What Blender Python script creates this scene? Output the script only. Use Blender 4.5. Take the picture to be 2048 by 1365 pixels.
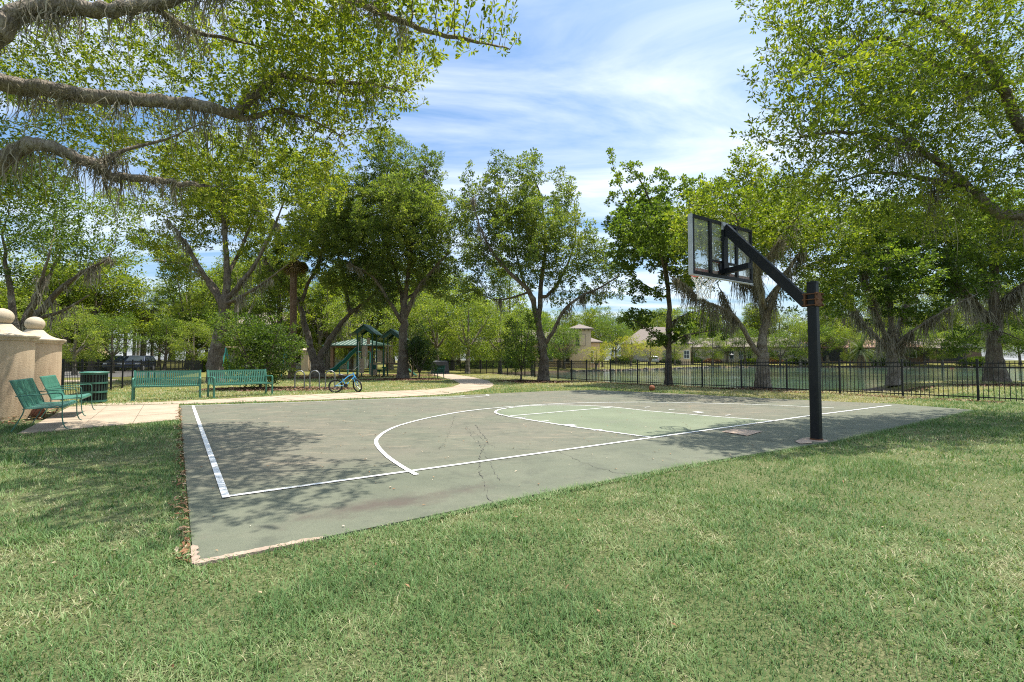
import bpy, math, random
import numpy as np
from mathutils import Vector, Matrix

for o in list(bpy.data.objects):
    bpy.data.objects.remove(o)
SC = bpy.context.scene
C = SC.collection
R = math.radians
DEBUG = False

# ------------------------------------------------------------------ camera
H = 1.24                      # eye height (m)
F = 967.0                     # focal length in pixels of the 2048 px wide photograph
PITCH = math.atan(38.5 / F)
cam = bpy.data.cameras.new('camera')
cam.sensor_width = 36.0
cam.lens = 36.0 * F / 2048.0
cam.clip_start = 0.05
cam.clip_end = 3000.0
camo = bpy.data.objects.new('camera', cam)
C.objects.link(camo)
camo.location = (0, 0, H)
camo.rotation_euler = (R(90) + PITCH, 0, 0)
SC.camera = camo

# ------------------------------------------------------------------ light
SUN = Vector((0.261, 0.132, 1.0)).normalized()
ELEV = math.asin(SUN.z)
AZ = math.atan2(SUN.x, SUN.y)
sl = bpy.data.lights.new('sun', 'SUN')
sl.energy = 5.0
sl.angle = R(0.55)
sl.color = (1.0, 0.945, 0.85)
so = bpy.data.objects.new('sun', sl)
C.objects.link(so)
so.rotation_euler = SUN.to_track_quat('Z', 'Y').to_euler()
so.location = (0, 0, 60)

W = bpy.data.worlds.new('World')
SC.world = W
W.use_nodes = True
nt = W.node_tree
nt.nodes.clear()
def wn(t, **k):
    n = nt.nodes.new(t)
    for a, b in k.items():
        setattr(n, a, b)
    return n
sky = wn('ShaderNodeTexSky', sky_type='NISHITA')
sky.sun_disc = False
sky.sun_elevation = ELEV
sky.sun_rotation = AZ
sky.air_density = 1.0
sky.dust_density = 3.0
sky.ozone_density = 3.0
tc = wn('ShaderNodeTexCoord')
sep = wn('ShaderNodeSeparateXYZ')
nt.links.new(tc.outputs['Generated'], sep.inputs[0])
zadd = wn('ShaderNodeMath', operation='ADD'); zadd.inputs[1].default_value = 0.12
zmax = wn('ShaderNodeMath', operation='MAXIMUM'); zmax.inputs[1].default_value = 0.06
nt.links.new(sep.outputs['Z'], zadd.inputs[0]); nt.links.new(zadd.outputs[0], zmax.inputs[0])
dv = wn('ShaderNodeVectorMath', operation='DIVIDE')
cmb = wn('ShaderNodeCombineXYZ')
for i in range(3):
    nt.links.new(zmax.outputs[0], cmb.inputs[i])
nt.links.new(tc.outputs['Generated'], dv.inputs[0]); nt.links.new(cmb.outputs[0], dv.inputs[1])
mp = wn('ShaderNodeMapping'); mp.inputs['Scale'].default_value = (0.42, 1.35, 0.0)
mp.inputs['Rotation'].default_value = (0, 0, R(12)); mp.inputs['Location'].default_value = (2.6, 0.4, 0)
nt.links.new(dv.outputs[0], mp.inputs[0])
cn = wn('ShaderNodeTexNoise'); cn.inputs['Scale'].default_value = 1.5; cn.inputs['Detail'].default_value = 9
cn.inputs['Roughness'].default_value = 0.58; cn.inputs['Distortion'].default_value = 0.9
nt.links.new(mp.outputs[0], cn.inputs['Vector'])
cr = wn('ShaderNodeValToRGB')
cr.color_ramp.elements[0].position = 0.36; cr.color_ramp.elements[0].color = (0, 0, 0, 1)
cr.color_ramp.elements[1].position = 0.76; cr.color_ramp.elements[1].color = (1, 1, 1, 1)
nt.links.new(cn.outputs['Fac'], cr.inputs[0])
cf = wn('ShaderNodeMath', operation='MULTIPLY'); cf.inputs[1].default_value = 0.8
nt.links.new(cr.outputs[0], cf.inputs[0])
mx = wn('ShaderNodeMix', data_type='RGBA')
mx.inputs['B'].default_value = (8.0, 8.25, 8.6, 1)
tint = wn('ShaderNodeMix', data_type='RGBA', blend_type='MULTIPLY'); tint.inputs['Factor'].default_value = 1.0
tint.inputs['B'].default_value = (0.86, 1.10, 1.22, 1)
nt.links.new(sky.outputs[0], tint.inputs['A'])
nt.links.new(cf.outputs[0], mx.inputs['Factor']); nt.links.new(tint.outputs['Result'], mx.inputs['A'])
bg = wn('ShaderNodeBackground'); bg.inputs['Strength'].default_value = 0.110
nt.links.new(mx.outputs['Result'], bg.inputs['Color'])
wo = wn('ShaderNodeOutputWorld')
nt.links.new(bg.outputs[0], wo.inputs['Surface'])

SC.view_settings.view_transform = 'Standard'
SC.view_settings.look = 'None'
SC.view_settings.gamma = 1.0
SC.view_settings.exposure = 0.72
SC.render.engine = 'CYCLES'
SC.cycles.max_bounces = 10
SC.cycles.diffuse_bounces = 7
SC.cycles.glossy_bounces = 3
SC.cycles.transmission_bounces = 8
SC.cycles.transparent_max_bounces = 8
SC.cycles.caustics_reflective = False
SC.cycles.caustics_refractive = False
SC.cycles.use_denoising = False
SC.cycles.filter_width = 1.1

# ------------------------------------------------------------------ survey helpers
cP, sP = math.cos(PITCH), math.sin(PITCH)
def ray(px, py):
    a, b, c = px - 1024.0, F, 682.5 - py
    return np.array([a, b * cP - c * sP, b * sP + c * cP])
def gp(px, py, z=0.0):
    r = ray(px, py)
    t = (z - H) / r[2]
    return np.array([r[0] * t, r[1] * t, z])
def at(px, py, D):
    r = ray(px, py)
    t = D / r[1]
    return np.array([r[0] * t, D, H + r[2] * t])
UD = np.array([0.82301143, 0.56802481]); VD = np.array([-UD[1], UD[0]])
A0 = np.array([-2.07691, 3.51126]) * H
COURT_ANG = math.atan2(UD[1], UD[0])
def uv(u, v, z=0.0):          # court axes, in units of H
    p = A0 + (u * UD + v * VD) * H
    return np.array([p[0], p[1], z])

def vnoise(x, y, seed=0):
    rs = np.random.RandomState(seed)
    t = rs.rand(64, 64)
    xi = np.floor(x).astype(int); yi = np.floor(y).astype(int)
    fx = x - xi; fy = y - yi
    fx = fx * fx * (3 - 2 * fx); fy = fy * fy * (3 - 2 * fy)
    a = t[xi % 64, yi % 64]; b = t[(xi + 1) % 64, yi % 64]
    c = t[xi % 64, (yi + 1) % 64]; d = t[(xi + 1) % 64, (yi + 1) % 64]
    return (a * (1 - fx) + b * fx) * (1 - fy) + (c * (1 - fx) + d * fx) * fy

def inpoly(x, y, poly):
    ins = np.zeros(x.shape, bool)
    n = len(poly)
    for i in range(n):
        x0, y0 = poly[i][:2]; x1, y1 = poly[(i + 1) % n][:2]
        if y0 == y1:
            continue
        k = ((y0 > y) != (y1 > y)) & (x < (x1 - x0) * (y - y0) / (y1 - y0) + x0)
        ins ^= k
    return ins
def polydist(x, y, poly, closed=True):
    d = np.full(x.shape, 1e9)
    n = len(poly)
    for i in range(n if closed else n - 1):
        a = np.array(poly[i][:2]); b = np.array(poly[(i + 1) % n][:2])
        ab = b - a
        t = np.clip(((x - a[0]) * ab[0] + (y - a[1]) * ab[1]) / (ab @ ab + 1e-12), 0, 1)
        d = np.minimum(d, np.hypot(x - a[0] - t * ab[0], y - a[1] - t * ab[1]))
    return d
def sstep(a, b, x):
    t = np.clip((x - a) / (b - a), 0, 1)
    return t * t * (3 - 2 * t)

# ------------------------------------------------------------------ material helpers
MATS = {}
class NB:
    def __init__(s, name):
        s.m = bpy.data.materials.new(name)
        s.m.use_nodes = True
        s.t = s.m.node_tree
        s.t.nodes.clear()
        MATS[name] = s.m
    def n(s, typ, ins=None, **k):
        n = s.t.nodes.new(typ)
        for a, b in k.items():
            setattr(n, a, b)
        for a, b in (ins or {}).items():
            if hasattr(b, 'links') or hasattr(b, 'is_linked'):
                s.t.links.new(b, n.inputs[a])
            else:
                n.inputs[a].default_value = b
        return n
    def noise(s, scale, detail=4, rough=0.55, vec=None, dist=0.0, coord='Object', vscale=None):
        if vec is None:
            vec = s.n('ShaderNodeTexCoord').outputs[coord]
        if vscale:
            vec = s.n('ShaderNodeMapping', {'Vector': vec, 'Scale': vscale}).outputs[0]
        return s.n('ShaderNodeTexNoise', {'Vector': vec, 'Scale': scale, 'Detail': detail, 'Roughness': rough, 'Distortion': dist}).outputs['Fac']
    def ramp(s, fac, stops, interp='LINEAR'):
        r = s.n('ShaderNodeValToRGB', {'Fac': fac})
        cr = r.color_ramp
        cr.interpolation = interp
        while len(cr.elements) > 1:
            cr.elements.remove(cr.elements[-1])
        for i, (p, c) in enumerate(stops):
            e = cr.elements[0] if i == 0 else cr.elements.new(p)
            e.position = p
            e.color = (c[0], c[1], c[2], 1) if hasattr(c, '__len__') else (c, c, c, 1)
        return r.outputs[0]
    def mix(s, fac, a, b, blend='MIX'):
        n = s.n('ShaderNodeMix', data_type='RGBA', blend_type=blend)
        for k, v in (('Factor', fac), ('A', a), ('B', b)):
            if hasattr(v, 'is_linked'):
                s.t.links.new(v, n.inputs[k])
            elif k == 'Factor':
                n.inputs[k].default_value = v
            else:
                n.inputs[k].default_value = (v[0], v[1], v[2], 1)
        return n.outputs['Result']
    def math(s, op, a, b=0.0):
        n = s.n('ShaderNodeMath', operation=op)
        for i, v in enumerate((a, b)):
            if hasattr(v, 'is_linked'):
                s.t.links.new(v, n.inputs[i])
            else:
                n.inputs[i].default_value = v
        return n.outputs[0]
    def bump(s, height, strength=0.3, dist=0.02):
        return s.n('ShaderNodeBump', {'Height': height, 'Strength': strength, 'Distance': dist}).outputs[0]
    def out(s, shader):
        s.n('ShaderNodeOutputMaterial', {'Surface': shader})
        return s.m
    def principled(s, col, rough=0.6, metal=0.0, normal=None, spec=0.5, **extra):
        ins = {'Metallic': metal, 'Specular IOR Level': spec}
        if hasattr(col, 'is_linked'): ins['Base Color'] = col
        else: ins['Base Color'] = (col[0], col[1], col[2], 1)
        ins['Roughness'] = rough
        if normal is not None: ins['Normal'] = normal
        ins.update(extra)
        return s.n('ShaderNodeBsdfPrincipled', ins).outputs[0]

def simple(name, col, rough=0.6, metal=0.0, var=0.18, scale=6.0, bump=0.12, bscale=60, spec=0.5, dirt=None):
    b = NB(name)
    f = b.noise(scale, 5, 0.6)
    lo = [c * (1 - var) for c in col]; hi = [min(1, c * (1 + var)) for c in col]
    c = b.ramp(f, [(0.3, lo), (0.7, hi)])
    if dirt is not None:
        g = b.ramp(b.noise(scale * 2.7, 6, 0.7), [(0.54, 0.0), (0.72, 0.75)])
        c = b.mix(g, c, dirt)
    nrm = b.bump(b.noise(bscale, 3), bump, 0.01)
    return b.out(b.principled(c, rough, metal, nrm, spec))

def leafmat(name, stops, trans=0.46, tcol=(1.20, 1.30, 0.42), rough=0.48):
    b = NB(name)
    a = b.n('ShaderNodeAttribute', attribute_name='tint').outputs['Fac']
    c = b.ramp(a, stops)
    p = b.principled(c, rough, spec=0.20)
    tcx = b.mix(1.0, c, tcol, 'MULTIPLY')
    tr = b.n('ShaderNodeBsdfTranslucent', {'Color': tcx}).outputs[0]
    ms = b.n('ShaderNodeMixShader', {'Fac': trans})
    b.t.links.new(p, ms.inputs[1]); b.t.links.new(tr, ms.inputs[2])
    return b.out(ms.outputs[0])

leafmat('leaf_oak', [(0.0, (0.056, 0.086, 0.015)), (0.4, (0.143, 0.194, 0.030)), (0.75, (0.252, 0.299, 0.041)), (1.0, (0.385, 0.382, 0.067))])
leafmat('leaf_laurel', [(0.0, (0.059, 0.091, 0.031)), (0.45, (0.126, 0.174, 0.052)), (0.85, (0.216, 0.261, 0.071)), (1.0, (0.302, 0.315, 0.104))], 0.5)
leafmat('leaf_gum', [(0.0, (0.045, 0.080, 0.019)), (0.45, (0.110, 0.167, 0.036)), (0.85, (0.190, 0.256, 0.051)), (1.0, (0.278, 0.325, 0.074))])
leafmat('leaf_pale', [(0.0, (0.096, 0.141, 0.030)), (0.5, (0.192, 0.247, 0.052)), (0.9, (0.297, 0.333, 0.070)), (1.0, (0.354, 0.353, 0.091))], 0.5)
leafmat('leaf_yellow', [(0.0, (0.15, 0.18, 0.034)), (0.5, (0.28, 0.29, 0.052)), (1.0, (0.42, 0.35, 0.075))], 0.5)
leafmat('leaf_dark', [(0.0, (0.026, 0.050, 0.016)), (0.5, (0.058, 0.098, 0.028)), (1.0, (0.13, 0.17, 0.05))], 0.4)
leafmat('leaf_palm', [(0.0, (0.03, 0.06, 0.016)), (0.6, (0.08, 0.12, 0.03)), (0.75, (0.13, 0.14, 0.045)), (0.9, (0.22, 0.16, 0.08)), (1.0, (0.26, 0.19, 0.11))], 0.25)
leafmat('grass_blade', [(0.0, (0.068, 0.135, 0.044)), (0.35, (0.113, 0.202, 0.065)), (0.6, (0.172, 0.266, 0.096)), (0.78, (0.266, 0.311, 0.144)), (1.0, (0.475, 0.416, 0.264))], 0.3, (1.1, 1.1, 0.7), 0.6)
leafmat('moss', [(0.0, (0.13, 0.112, 0.080)), (0.5, (0.25, 0.222, 0.165)), (1.0, (0.40, 0.37, 0.285))], 0.35, (1, 1, 0.9), 0.85)
leafmat('litter', [(0.0, (0.10, 0.045, 0.022)), (0.4, (0.20, 0.10, 0.05)), (0.75, (0.34, 0.22, 0.12)), (1.0, (0.55, 0.46, 0.34))], 0.1, (1, 1, 0.9), 0.8)
leafmat('mulch', [(0.0, (0.055, 0.026, 0.018)), (0.5, (0.135, 0.070, 0.048)), (1.0, (0.30, 0.18, 0.13))], 0.0, (1, 1, 1), 0.9)

def barkmat(name, lo, hi, lichen):
    b = NB(name)
    v = b.n('ShaderNodeTexCoord').outputs['Object']
    f = b.noise(9, 8, 0.7, vec=v, vscale=(1.6, 1.6, 0.45), dist=0.6)
    c = b.ramp(f, [(0.32, lo), (0.62, hi)])
    g = b.ramp(b.noise(2.3, 6, 0.65, vec=v), [(0.50, 0.0), (0.66, 0.8)])
    c = b.mix(g, c, lichen)
    vo = b.n('ShaderNodeTexVoronoi', {'Vector': b.n('ShaderNodeMapping', {'Vector': v, 'Scale': (1.5, 1.5, 0.42)}).outputs[0], 'Scale': 16.0}, feature='DISTANCE_TO_EDGE').outputs[0]
    hgt = b.math('ADD', b.math('MULTIPLY', b.math('MINIMUM', vo, 0.22), 2.2), b.math('MULTIPLY', f, 0.8))
    return b.out(b.principled(c, 0.9, 0, b.bump(hgt, 0.9, 0.035), 0.2))
barkmat('bark', (0.055, 0.042, 0.032), (0.20, 0.16, 0.12), (0.28, 0.25, 0.19))
barkmat('bark_grey', (0.09, 0.072, 0.056), (0.31, 0.26, 0.20), (0.38, 0.35, 0.28))
barkmat('bark_pale', (0.30, 0.26, 0.21), (0.46, 0.42, 0.36), (0.5, 0.47, 0.42))
barkmat('bark_palm', (0.10, 0.06, 0.04), (0.24, 0.155, 0.105), (0.27, 0.20, 0.15))

def groundmat():
    b = NB('ground_grass')
    g = b.n('ShaderNodeNewGeometry').outputs['Position']
    fine = b.math('ADD', b.math('MULTIPLY', b.noise(48, 6, 0.75, vec=g), .6), b.math('MULTIPLY', b.noise(190, 4, 0.8, vec=g), .4))
    mid = b.noise(1.6, 6, 0.65, vec=g)
    big = b.noise(0.35, 3, 0.5, vec=g)
    near = b.ramp(fine, [(0.40, (0.030, 0.030, 0.014)), (0.47, (0.072, 0.082, 0.036)), (0.52, (0.125, 0.145, 0.060)), (0.585, (0.255, 0.225, 0.125))])  # soil and thatch, darkened so the gaps between blades read as shade
    near = b.mix(b.ramp(mid, [(0.40, 0.0), (0.62, 0.55)]), near, (0.085, 0.120, 0.042))
    far = b.ramp(b.math('ADD', b.math('MULTIPLY', fine, 0.5), b.math('MULTIPLY', mid, 0.6)),
                 [(0.36, (0.062, 0.068, 0.020)), (0.50, (0.119, 0.123, 0.030)), (0.62, (0.198, 0.176, 0.053)), (0.78, (0.299, 0.238, 0.106))])
    # the lawn behind the court is another turf: split along the court's baseline
    dot = b.n('ShaderNodeVectorMath', {0: g, 1: (float(VD[0]), float(VD[1]), 0)}, operation='DOT_PRODUCT').outputs['Value']
    v0 = float(uv(0, -0.5)[:2] @ VD)
    k = b.ramp(b.math('MULTIPLY', b.math('SUBTRACT', dot, v0 - 1.0), 0.4), [(0.0, 0.0), (1.0, 1.0)])
    dotu = b.n('ShaderNodeVectorMath', {0: g, 1: (float(UD[0]), float(UD[1]), 0)}, operation='DOT_PRODUCT').outputs['Value']
    u0 = float(uv(-1.5, 0)[:2] @ UD)
    k2 = b.ramp(b.math('ADD', b.math('MULTIPLY', b.math('SUBTRACT', dotu, u0), 0.5), b.math('MULTIPLY', b.math('SUBTRACT', dot, v0 + 11.5), 0.5)), [(0.0, 0.0), (1.0, 1.0)])
    c = b.mix(b.math('MULTIPLY', k, k2), near, far)
    c = b.mix(b.ramp(big, [(0.45, 0.0), (0.7, 0.35)]), c, (0.079, 0.106, 0.026))
    # bare muddy bank below the lawn
    z = b.n('ShaderNodeSeparateXYZ', {0: g}).outputs['Z']
    c = b.mix(b.ramp(b.math('MULTIPLY', z, -1.0), [(0.12, 0.0), (0.26, 1.0)]), c, (0.097, 0.070, 0.048))
    return b.out(b.principled(c, 0.95, 0, b.bump(fine, 0.6, 0.03), 0.15))
groundmat()

def courtmat():
    b = NB('court_paint')
    g = b.n('ShaderNodeNewGeometry').outputs['Position']
    fine = b.noise(160, 3, 0.6, vec=g)
    mid = b.noise(0.9, 7, 0.65, vec=g)
    c = b.ramp(mid, [(0.30, (0.098, 0.110, 0.074)), (0.50, (0.129, 0.140, 0.096)), (0.72, (0.163, 0.169, 0.118))])
    # brown traffic film on the playing area
    dotv = b.n('ShaderNodeVectorMath', {0: g, 1: (float(VD[0]), float(VD[1]), 0)}, operation='DOT_PRODUCT').outputs['Value']
    inside = b.ramp(b.math('MULTIPLY', b.math('SUBTRACT', dotv, float(A0 @ VD) - 0.35), 0.7), [(0.0, 0.12), (1.0, 1.0)])
    film = b.math('MULTIPLY', inside, b.ramp(b.noise(0.42, 5, 0.62, vec=g), [(0.36, 0.06), (0.58, 0.80)]))
    c = b.mix(film, c, (0.161, 0.145, 0.108))
    # worn-through scuffs, streaked across the court
    rot = b.n('ShaderNodeMapping', {'Vector': g, 'Rotation': (0, 0, -COURT_ANG + R(30)), 'Scale': (0.8, 3.6, 1.0)}).outputs[0]
    sc = b.ramp(b.noise(1.5, 9, 0.75, vec=rot), [(0.53, 0.0), (0.64, 0.8)])
    sc = b.math('MULTIPLY', b.math('MULTIPLY', sc, inside), b.ramp(b.noise(0.35, 3, 0.5, vec=g), [(0.38, 0.05), (0.52, 1.0)]))
    c = b.mix(sc, c, (0.291, 0.236, 0.164))
    # reddish mould stain beside the near edge
    p0 = np.array([-1.0, 4.22])
    da = b.math('MULTIPLY', b.math('SUBTRACT', b.n('ShaderNodeVectorMath', {0: g, 1: (float(UD[0]), float(UD[1]), 0)}, operation='DOT_PRODUCT').outputs['Value'], float(p0 @ UD)), 0.85)
    db = b.math('MULTIPLY', b.math('SUBTRACT', dotv, float(p0 @ VD)), 4.2)
    ln = b.math('SQRT', b.math('ADD', b.math('MULTIPLY', da, da), b.math('MULTIPLY', db, db)))
    st = b.ramp(b.math('ADD', ln, b.math('MULTIPLY', b.math('SUBTRACT', b.noise(2.2, 7, 0.7, vec=g), .5), 2.6)), [(0.15, 0.8), (1.25, 0.0)])
    c = b.mix(st, c, (0.085, 0.060, 0.050))
    c = b.mix(b.ramp(b.noise(2.6, 9, 0.72, vec=g), [(0.50, 0.0), (0.70, 0.7)]), c, (0.072, 0.077, 0.057))
    c = b.mix(b.ramp(b.noise(14, 8, 0.75, vec=g), [(0.60, 0.0), (0.72, 0.5)]), c, (0.227, 0.205, 0.149))
    c = b.mix(b.ramp(fine, [(0.38, 0.5), (0.56, 0.0)]), c, (0.050, 0.058, 0.045))
    return b.out(b.principled(c, 0.78, 0, b.bump(fine, 0.25, 0.004), 0.35))
courtmat()
def keymat():
    b = NB('key_paint')
    g = b.n('ShaderNodeNewGeometry').outputs['Position']
    c = b.ramp(b.noise(0.8, 7, 0.65, vec=g), [(0.3, (0.120, 0.144, 0.090)), (0.7, (0.171, 0.195, 0.125))])
    film = b.ramp(b.noise(0.9, 5, 0.6, vec=g), [(0.5, 0.0), (0.7, 0.5)])
    c = b.mix(film, c, (0.143, 0.144, 0.110))
    fine = b.noise(160, 3, 0.6, vec=g)
    return b.out(b.principled(c, 0.78, 0, b.bump(fine, 0.25, 0.004), 0.35))
keymat()
def linemat():
    b = NB('line_paint')
    g = b.n('ShaderNodeNewGeometry').outputs['Position']
    c = b.ramp(b.noise(7, 8, 0.75, vec=g), [(0.36, (0.26, 0.265, 0.225)), (0.45, (0.651, 0.651, 0.634)), (0.7, (0.739, 0.739, 0.730))])
    return b.out(b.principled(c, 0.7, 0, None, 0.4))
linemat()
def concmat():
    b = NB('concrete')
    g = b.n('ShaderNodeNewGeometry').outputs['Position']
    c = b.ramp(b.noise(1.3, 8, 0.7, vec=g), [(0.28, (0.287, 0.221, 0.158)), (0.5, (0.388, 0.310, 0.226)), (0.72, (0.448, 0.369, 0.279))])
    d = b.ramp(b.noise(0.6, 5, 0.6, vec=g), [(0.52, 0.0), (0.7, 0.45)])
    c = b.mix(d, c, (0.211, 0.169, 0.124))
    f = b.noise(120, 4, 0.7, vec=g)
    c = b.mix(b.ramp(f, [(0.35, 0.35), (0.55, 0.0)]), c, (0.185, 0.145, 0.106))
    return b.out(b.principled(c, 0.9, 0, b.bump(f, 0.3, 0.006), 0.25))
concmat()
def stuccomat(name, lo, hi, dirt):
    b = NB(name)
    v = b.n('ShaderNodeTexCoord').outputs['Object']
    c = b.ramp(b.noise(1.8, 6, 0.6, vec=v), [(0.3, lo), (0.7, hi)])
    st = b.ramp(b.noise(2.2, 6, 0.65, vec=v, vscale=(2.6, 2.6, 0.30)), [(0.48, 0.0), (0.68, 0.75)])
    c = b.mix(st, c, dirt)
    f = b.noise(38, 6, 0.75, vec=v)
    return b.out(b.principled(c, 0.92, 0, b.bump(f, 0.55, 0.015), 0.2))
stuccomat('stucco_tan', (0.46, 0.345, 0.225), (0.54, 0.42, 0.285), (0.34, 0.245, 0.16))
stuccomat('cast_stone', (0.440, 0.361, 0.255), (0.546, 0.466, 0.352), (0.282, 0.229, 0.167))
stuccomat('stucco_peach', (0.70, 0.50, 0.32), (0.77, 0.57, 0.39), (0.62, 0.44, 0.28))
stuccomat('stucco_beige', (0.60, 0.50, 0.40), (0.68, 0.58, 0.47), (0.50, 0.42, 0.33))
stuccomat('stucco_white', (0.528, 0.528, 0.510), (0.634, 0.634, 0.616), (0.440, 0.431, 0.405))
stuccomat('stucco_brown', (0.20, 0.135, 0.10), (0.27, 0.18, 0.135), (0.16, 0.11, 0.08))
def watermat():
    b = NB('pond_water')
    g = b.n('ShaderNodeNewGeometry').outputs['Position']
    h1 = b.noise(0.9, 3, 0.55, vec=g, vscale=(0.55, 1.5, 1))
    h2 = b.noise(4.5, 2, 0.5, vec=g, vscale=(0.6, 1.4, 1))
    patch = b.ramp(b.noise(0.045, 3, 0.5, vec=g, vscale=(0.5, 1.3, 1)), [(0.40, 0.12), (0.62, 1.0)])
    hh = b.math('MULTIPLY', b.math('ADD', h1, b.math('MULTIPLY', h2, 0.35)), patch)
    col = b.ramp(b.noise(0.03, 2, 0.5, vec=g), [(0.35, (0.070, 0.098, 0.070)), (0.65, (0.062, 0.128, 0.108))])
    return b.out(b.principled(col, 0.05, 0, b.bump(hh, 0.7, 0.07), 0.9))
watermat()
simple('black_steel', (0.007, 0.0085, 0.0105), 0.48, 0.0, 0.35, 2.0, 0.08, 40, 0.28, (0.034, 0.031, 0.026))
simple('fence_black', (0.010, 0.011, 0.0135), 0.45, 0.0, 0.2, 3.0, 0.05, 60, 0.35)
simple('rust', (0.13, 0.058, 0.026), 0.85, 0.0, 0.5, 14.0, 0.4, 90, 0.3, (0.07, 0.045, 0.035))
simple('aluminium', (0.52, 0.53, 0.54), 0.4, 0.6, 0.12, 5.0, 0.05)
simple('rim_red', (0.55, 0.06, 0.03), 0.45, 0.0, 0.2, 8.0, 0.05)
simple('pad_red', (0.45, 0.07, 0.06), 0.6, 0.0, 0.2, 8.0, 0.05)
simple('net_white', (0.74, 0.73, 0.70), 0.9, 0.0, 0.12, 20.0, 0.0)
simple('green_coat', (0.048, 0.170, 0.120), 0.45, 0.0, 0.16, 5.0, 0.06, 80, 0.5, (0.10, 0.22, 0.16))
simple('green_frame', (0.045, 0.150, 0.105), 0.45, 0.0, 0.2, 6.0, 0.06, 80, 0.5, (0.12, 0.13, 0.09))
simple('can_slat', (0.020, 0.042, 0.032), 0.5, 0.0, 0.3, 6.0, 0.06, 80, 0.4, (0.06, 0.05, 0.035))
simple('green_dark', (0.012, 0.085, 0.058), 0.4, 0.0, 0.2, 4.0, 0.05)
simple('slide_green', (0.014, 0.135, 0.086), 0.25, 0.0, 0.15, 2.0, 0.02, 20, 0.6)
simple('play_tan', (0.46, 0.34, 0.21), 0.6, 0.0, 0.1, 3.0, 0.05)
simple('play_white', (0.62, 0.60, 0.55), 0.5, 0.0, 0.1, 3.0, 0.05)
simple('teal_tube', (0.03, 0.23, 0.19), 0.4, 0.0, 0.12, 4.0, 0.03)
simple('steel_rack', (0.24, 0.245, 0.25), 0.38, 0.7, 0.25, 10.0, 0.05)
simple('bike_blue', (0.075, 0.36, 0.70), 0.3, 0.0, 0.08, 5.0, 0.02)
simple('rubber', (0.018, 0.018, 0.018), 0.85, 0.0, 0.2, 20.0, 0.2)
simple('bike_black', (0.02, 0.02, 0.022), 0.4, 0.2, 0.2, 20.0, 0.05)
simple('spoke_steel', (0.45, 0.45, 0.46), 0.35, 0.8, 0.1, 20.0, 0.02)
simple('decal_yellow', (0.70, 0.62, 0.15), 0.4, 0.0, 0.05, 5.0, 0.02)
simple('ball_orange', (0.23, 0.075, 0.03), 0.75, 0.0, 0.2, 12.0, 0.5, 260)
simple('ball_seam', (0.015, 0.013, 0.012), 0.7)
simple('brown_wood', (0.17, 0.092, 0.055), 0.75, 0.0, 0.25, 6.0, 0.2)
simple('roof_green', (0.055, 0.11, 0.088), 0.45, 0.2, 0.15, 2.0, 0.05)
simple('roof_tile', (0.27, 0.155, 0.11), 0.85, 0.0, 0.3, 9.0, 0.5, 25)
simple('roof_brown', (0.19, 0.155, 0.13), 0.85, 0.0, 0.25, 6.0, 0.4, 25)
simple('trim_white', (0.74, 0.73, 0.70), 0.6, 0.0, 0.06, 3.0, 0.03)
simple('garage_grey', (0.30, 0.27, 0.25), 0.6, 0.0, 0.08, 2.0, 0.03)
simple('dark_screen', (0.035, 0.036, 0.04), 0.7, 0.0, 0.2, 2.0, 0.03)
simple('asphalt', (0.135, 0.125, 0.115), 0.92, 0.0, 0.2, 3.0, 0.4, 120)
simple('car_navy', (0.022, 0.032, 0.062), 0.22, 0.3, 0.05, 2.0, 0.0)
simple('car_grey', (0.055, 0.065, 0.085), 0.22, 0.4, 0.05, 2.0, 0.0)
simple('car_silver', (0.42, 0.44, 0.46), 0.25, 0.5, 0.05, 2.0, 0.0)
simple('lamp_clear', (0.70, 0.70, 0.68), 0.15, 0.0, 0.05, 2.0, 0.0)
simple('crack_dark', (0.085, 0.085, 0.07), 0.95, 0.0, 0.3, 20.0, 0.0)
simple('exposed_concrete', (0.33, 0.25, 0.19), 0.95, 0.0, 0.25, 9.0, 0.8, 45)
simple('patch_concrete', (0.38, 0.29, 0.22), 0.92, 0.0, 0.15, 6.0, 0.3, 60)
simple('rock', (0.12, 0.105, 0.09), 0.9, 0.0, 0.4, 3.0, 0.5, 20)
simple('cover_grey', (0.055, 0.057, 0.065), 0.7, 0.0, 0.25, 2.0, 0.2, 10)
def glassmat():
    b = NB('board_glass')
    haze = b.ramp(b.noise(3.0, 6, 0.65), [(0.35, 0.12), (0.65, 0.30)])
    tr = b.n('ShaderNodeBsdfTransparent', {'Color': (0.90, 0.92, 0.90, 1)}).outputs[0]
    df = b.principled((0.60, 0.58, 0.50), 0.25, 0, None, 0.5)
    ms = b.n('ShaderNodeMixShader', {'Fac': haze})
    b.t.links.new(tr, ms.inputs[1]); b.t.links.new(df, ms.inputs[2])
    return b.out(ms.outputs[0])
glassmat()
def winglass():
    b = NB('window_glass')
    return b.out(b.principled((0.035, 0.045, 0.055), 0.06, 0, None, 0.8))
winglass()

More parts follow.
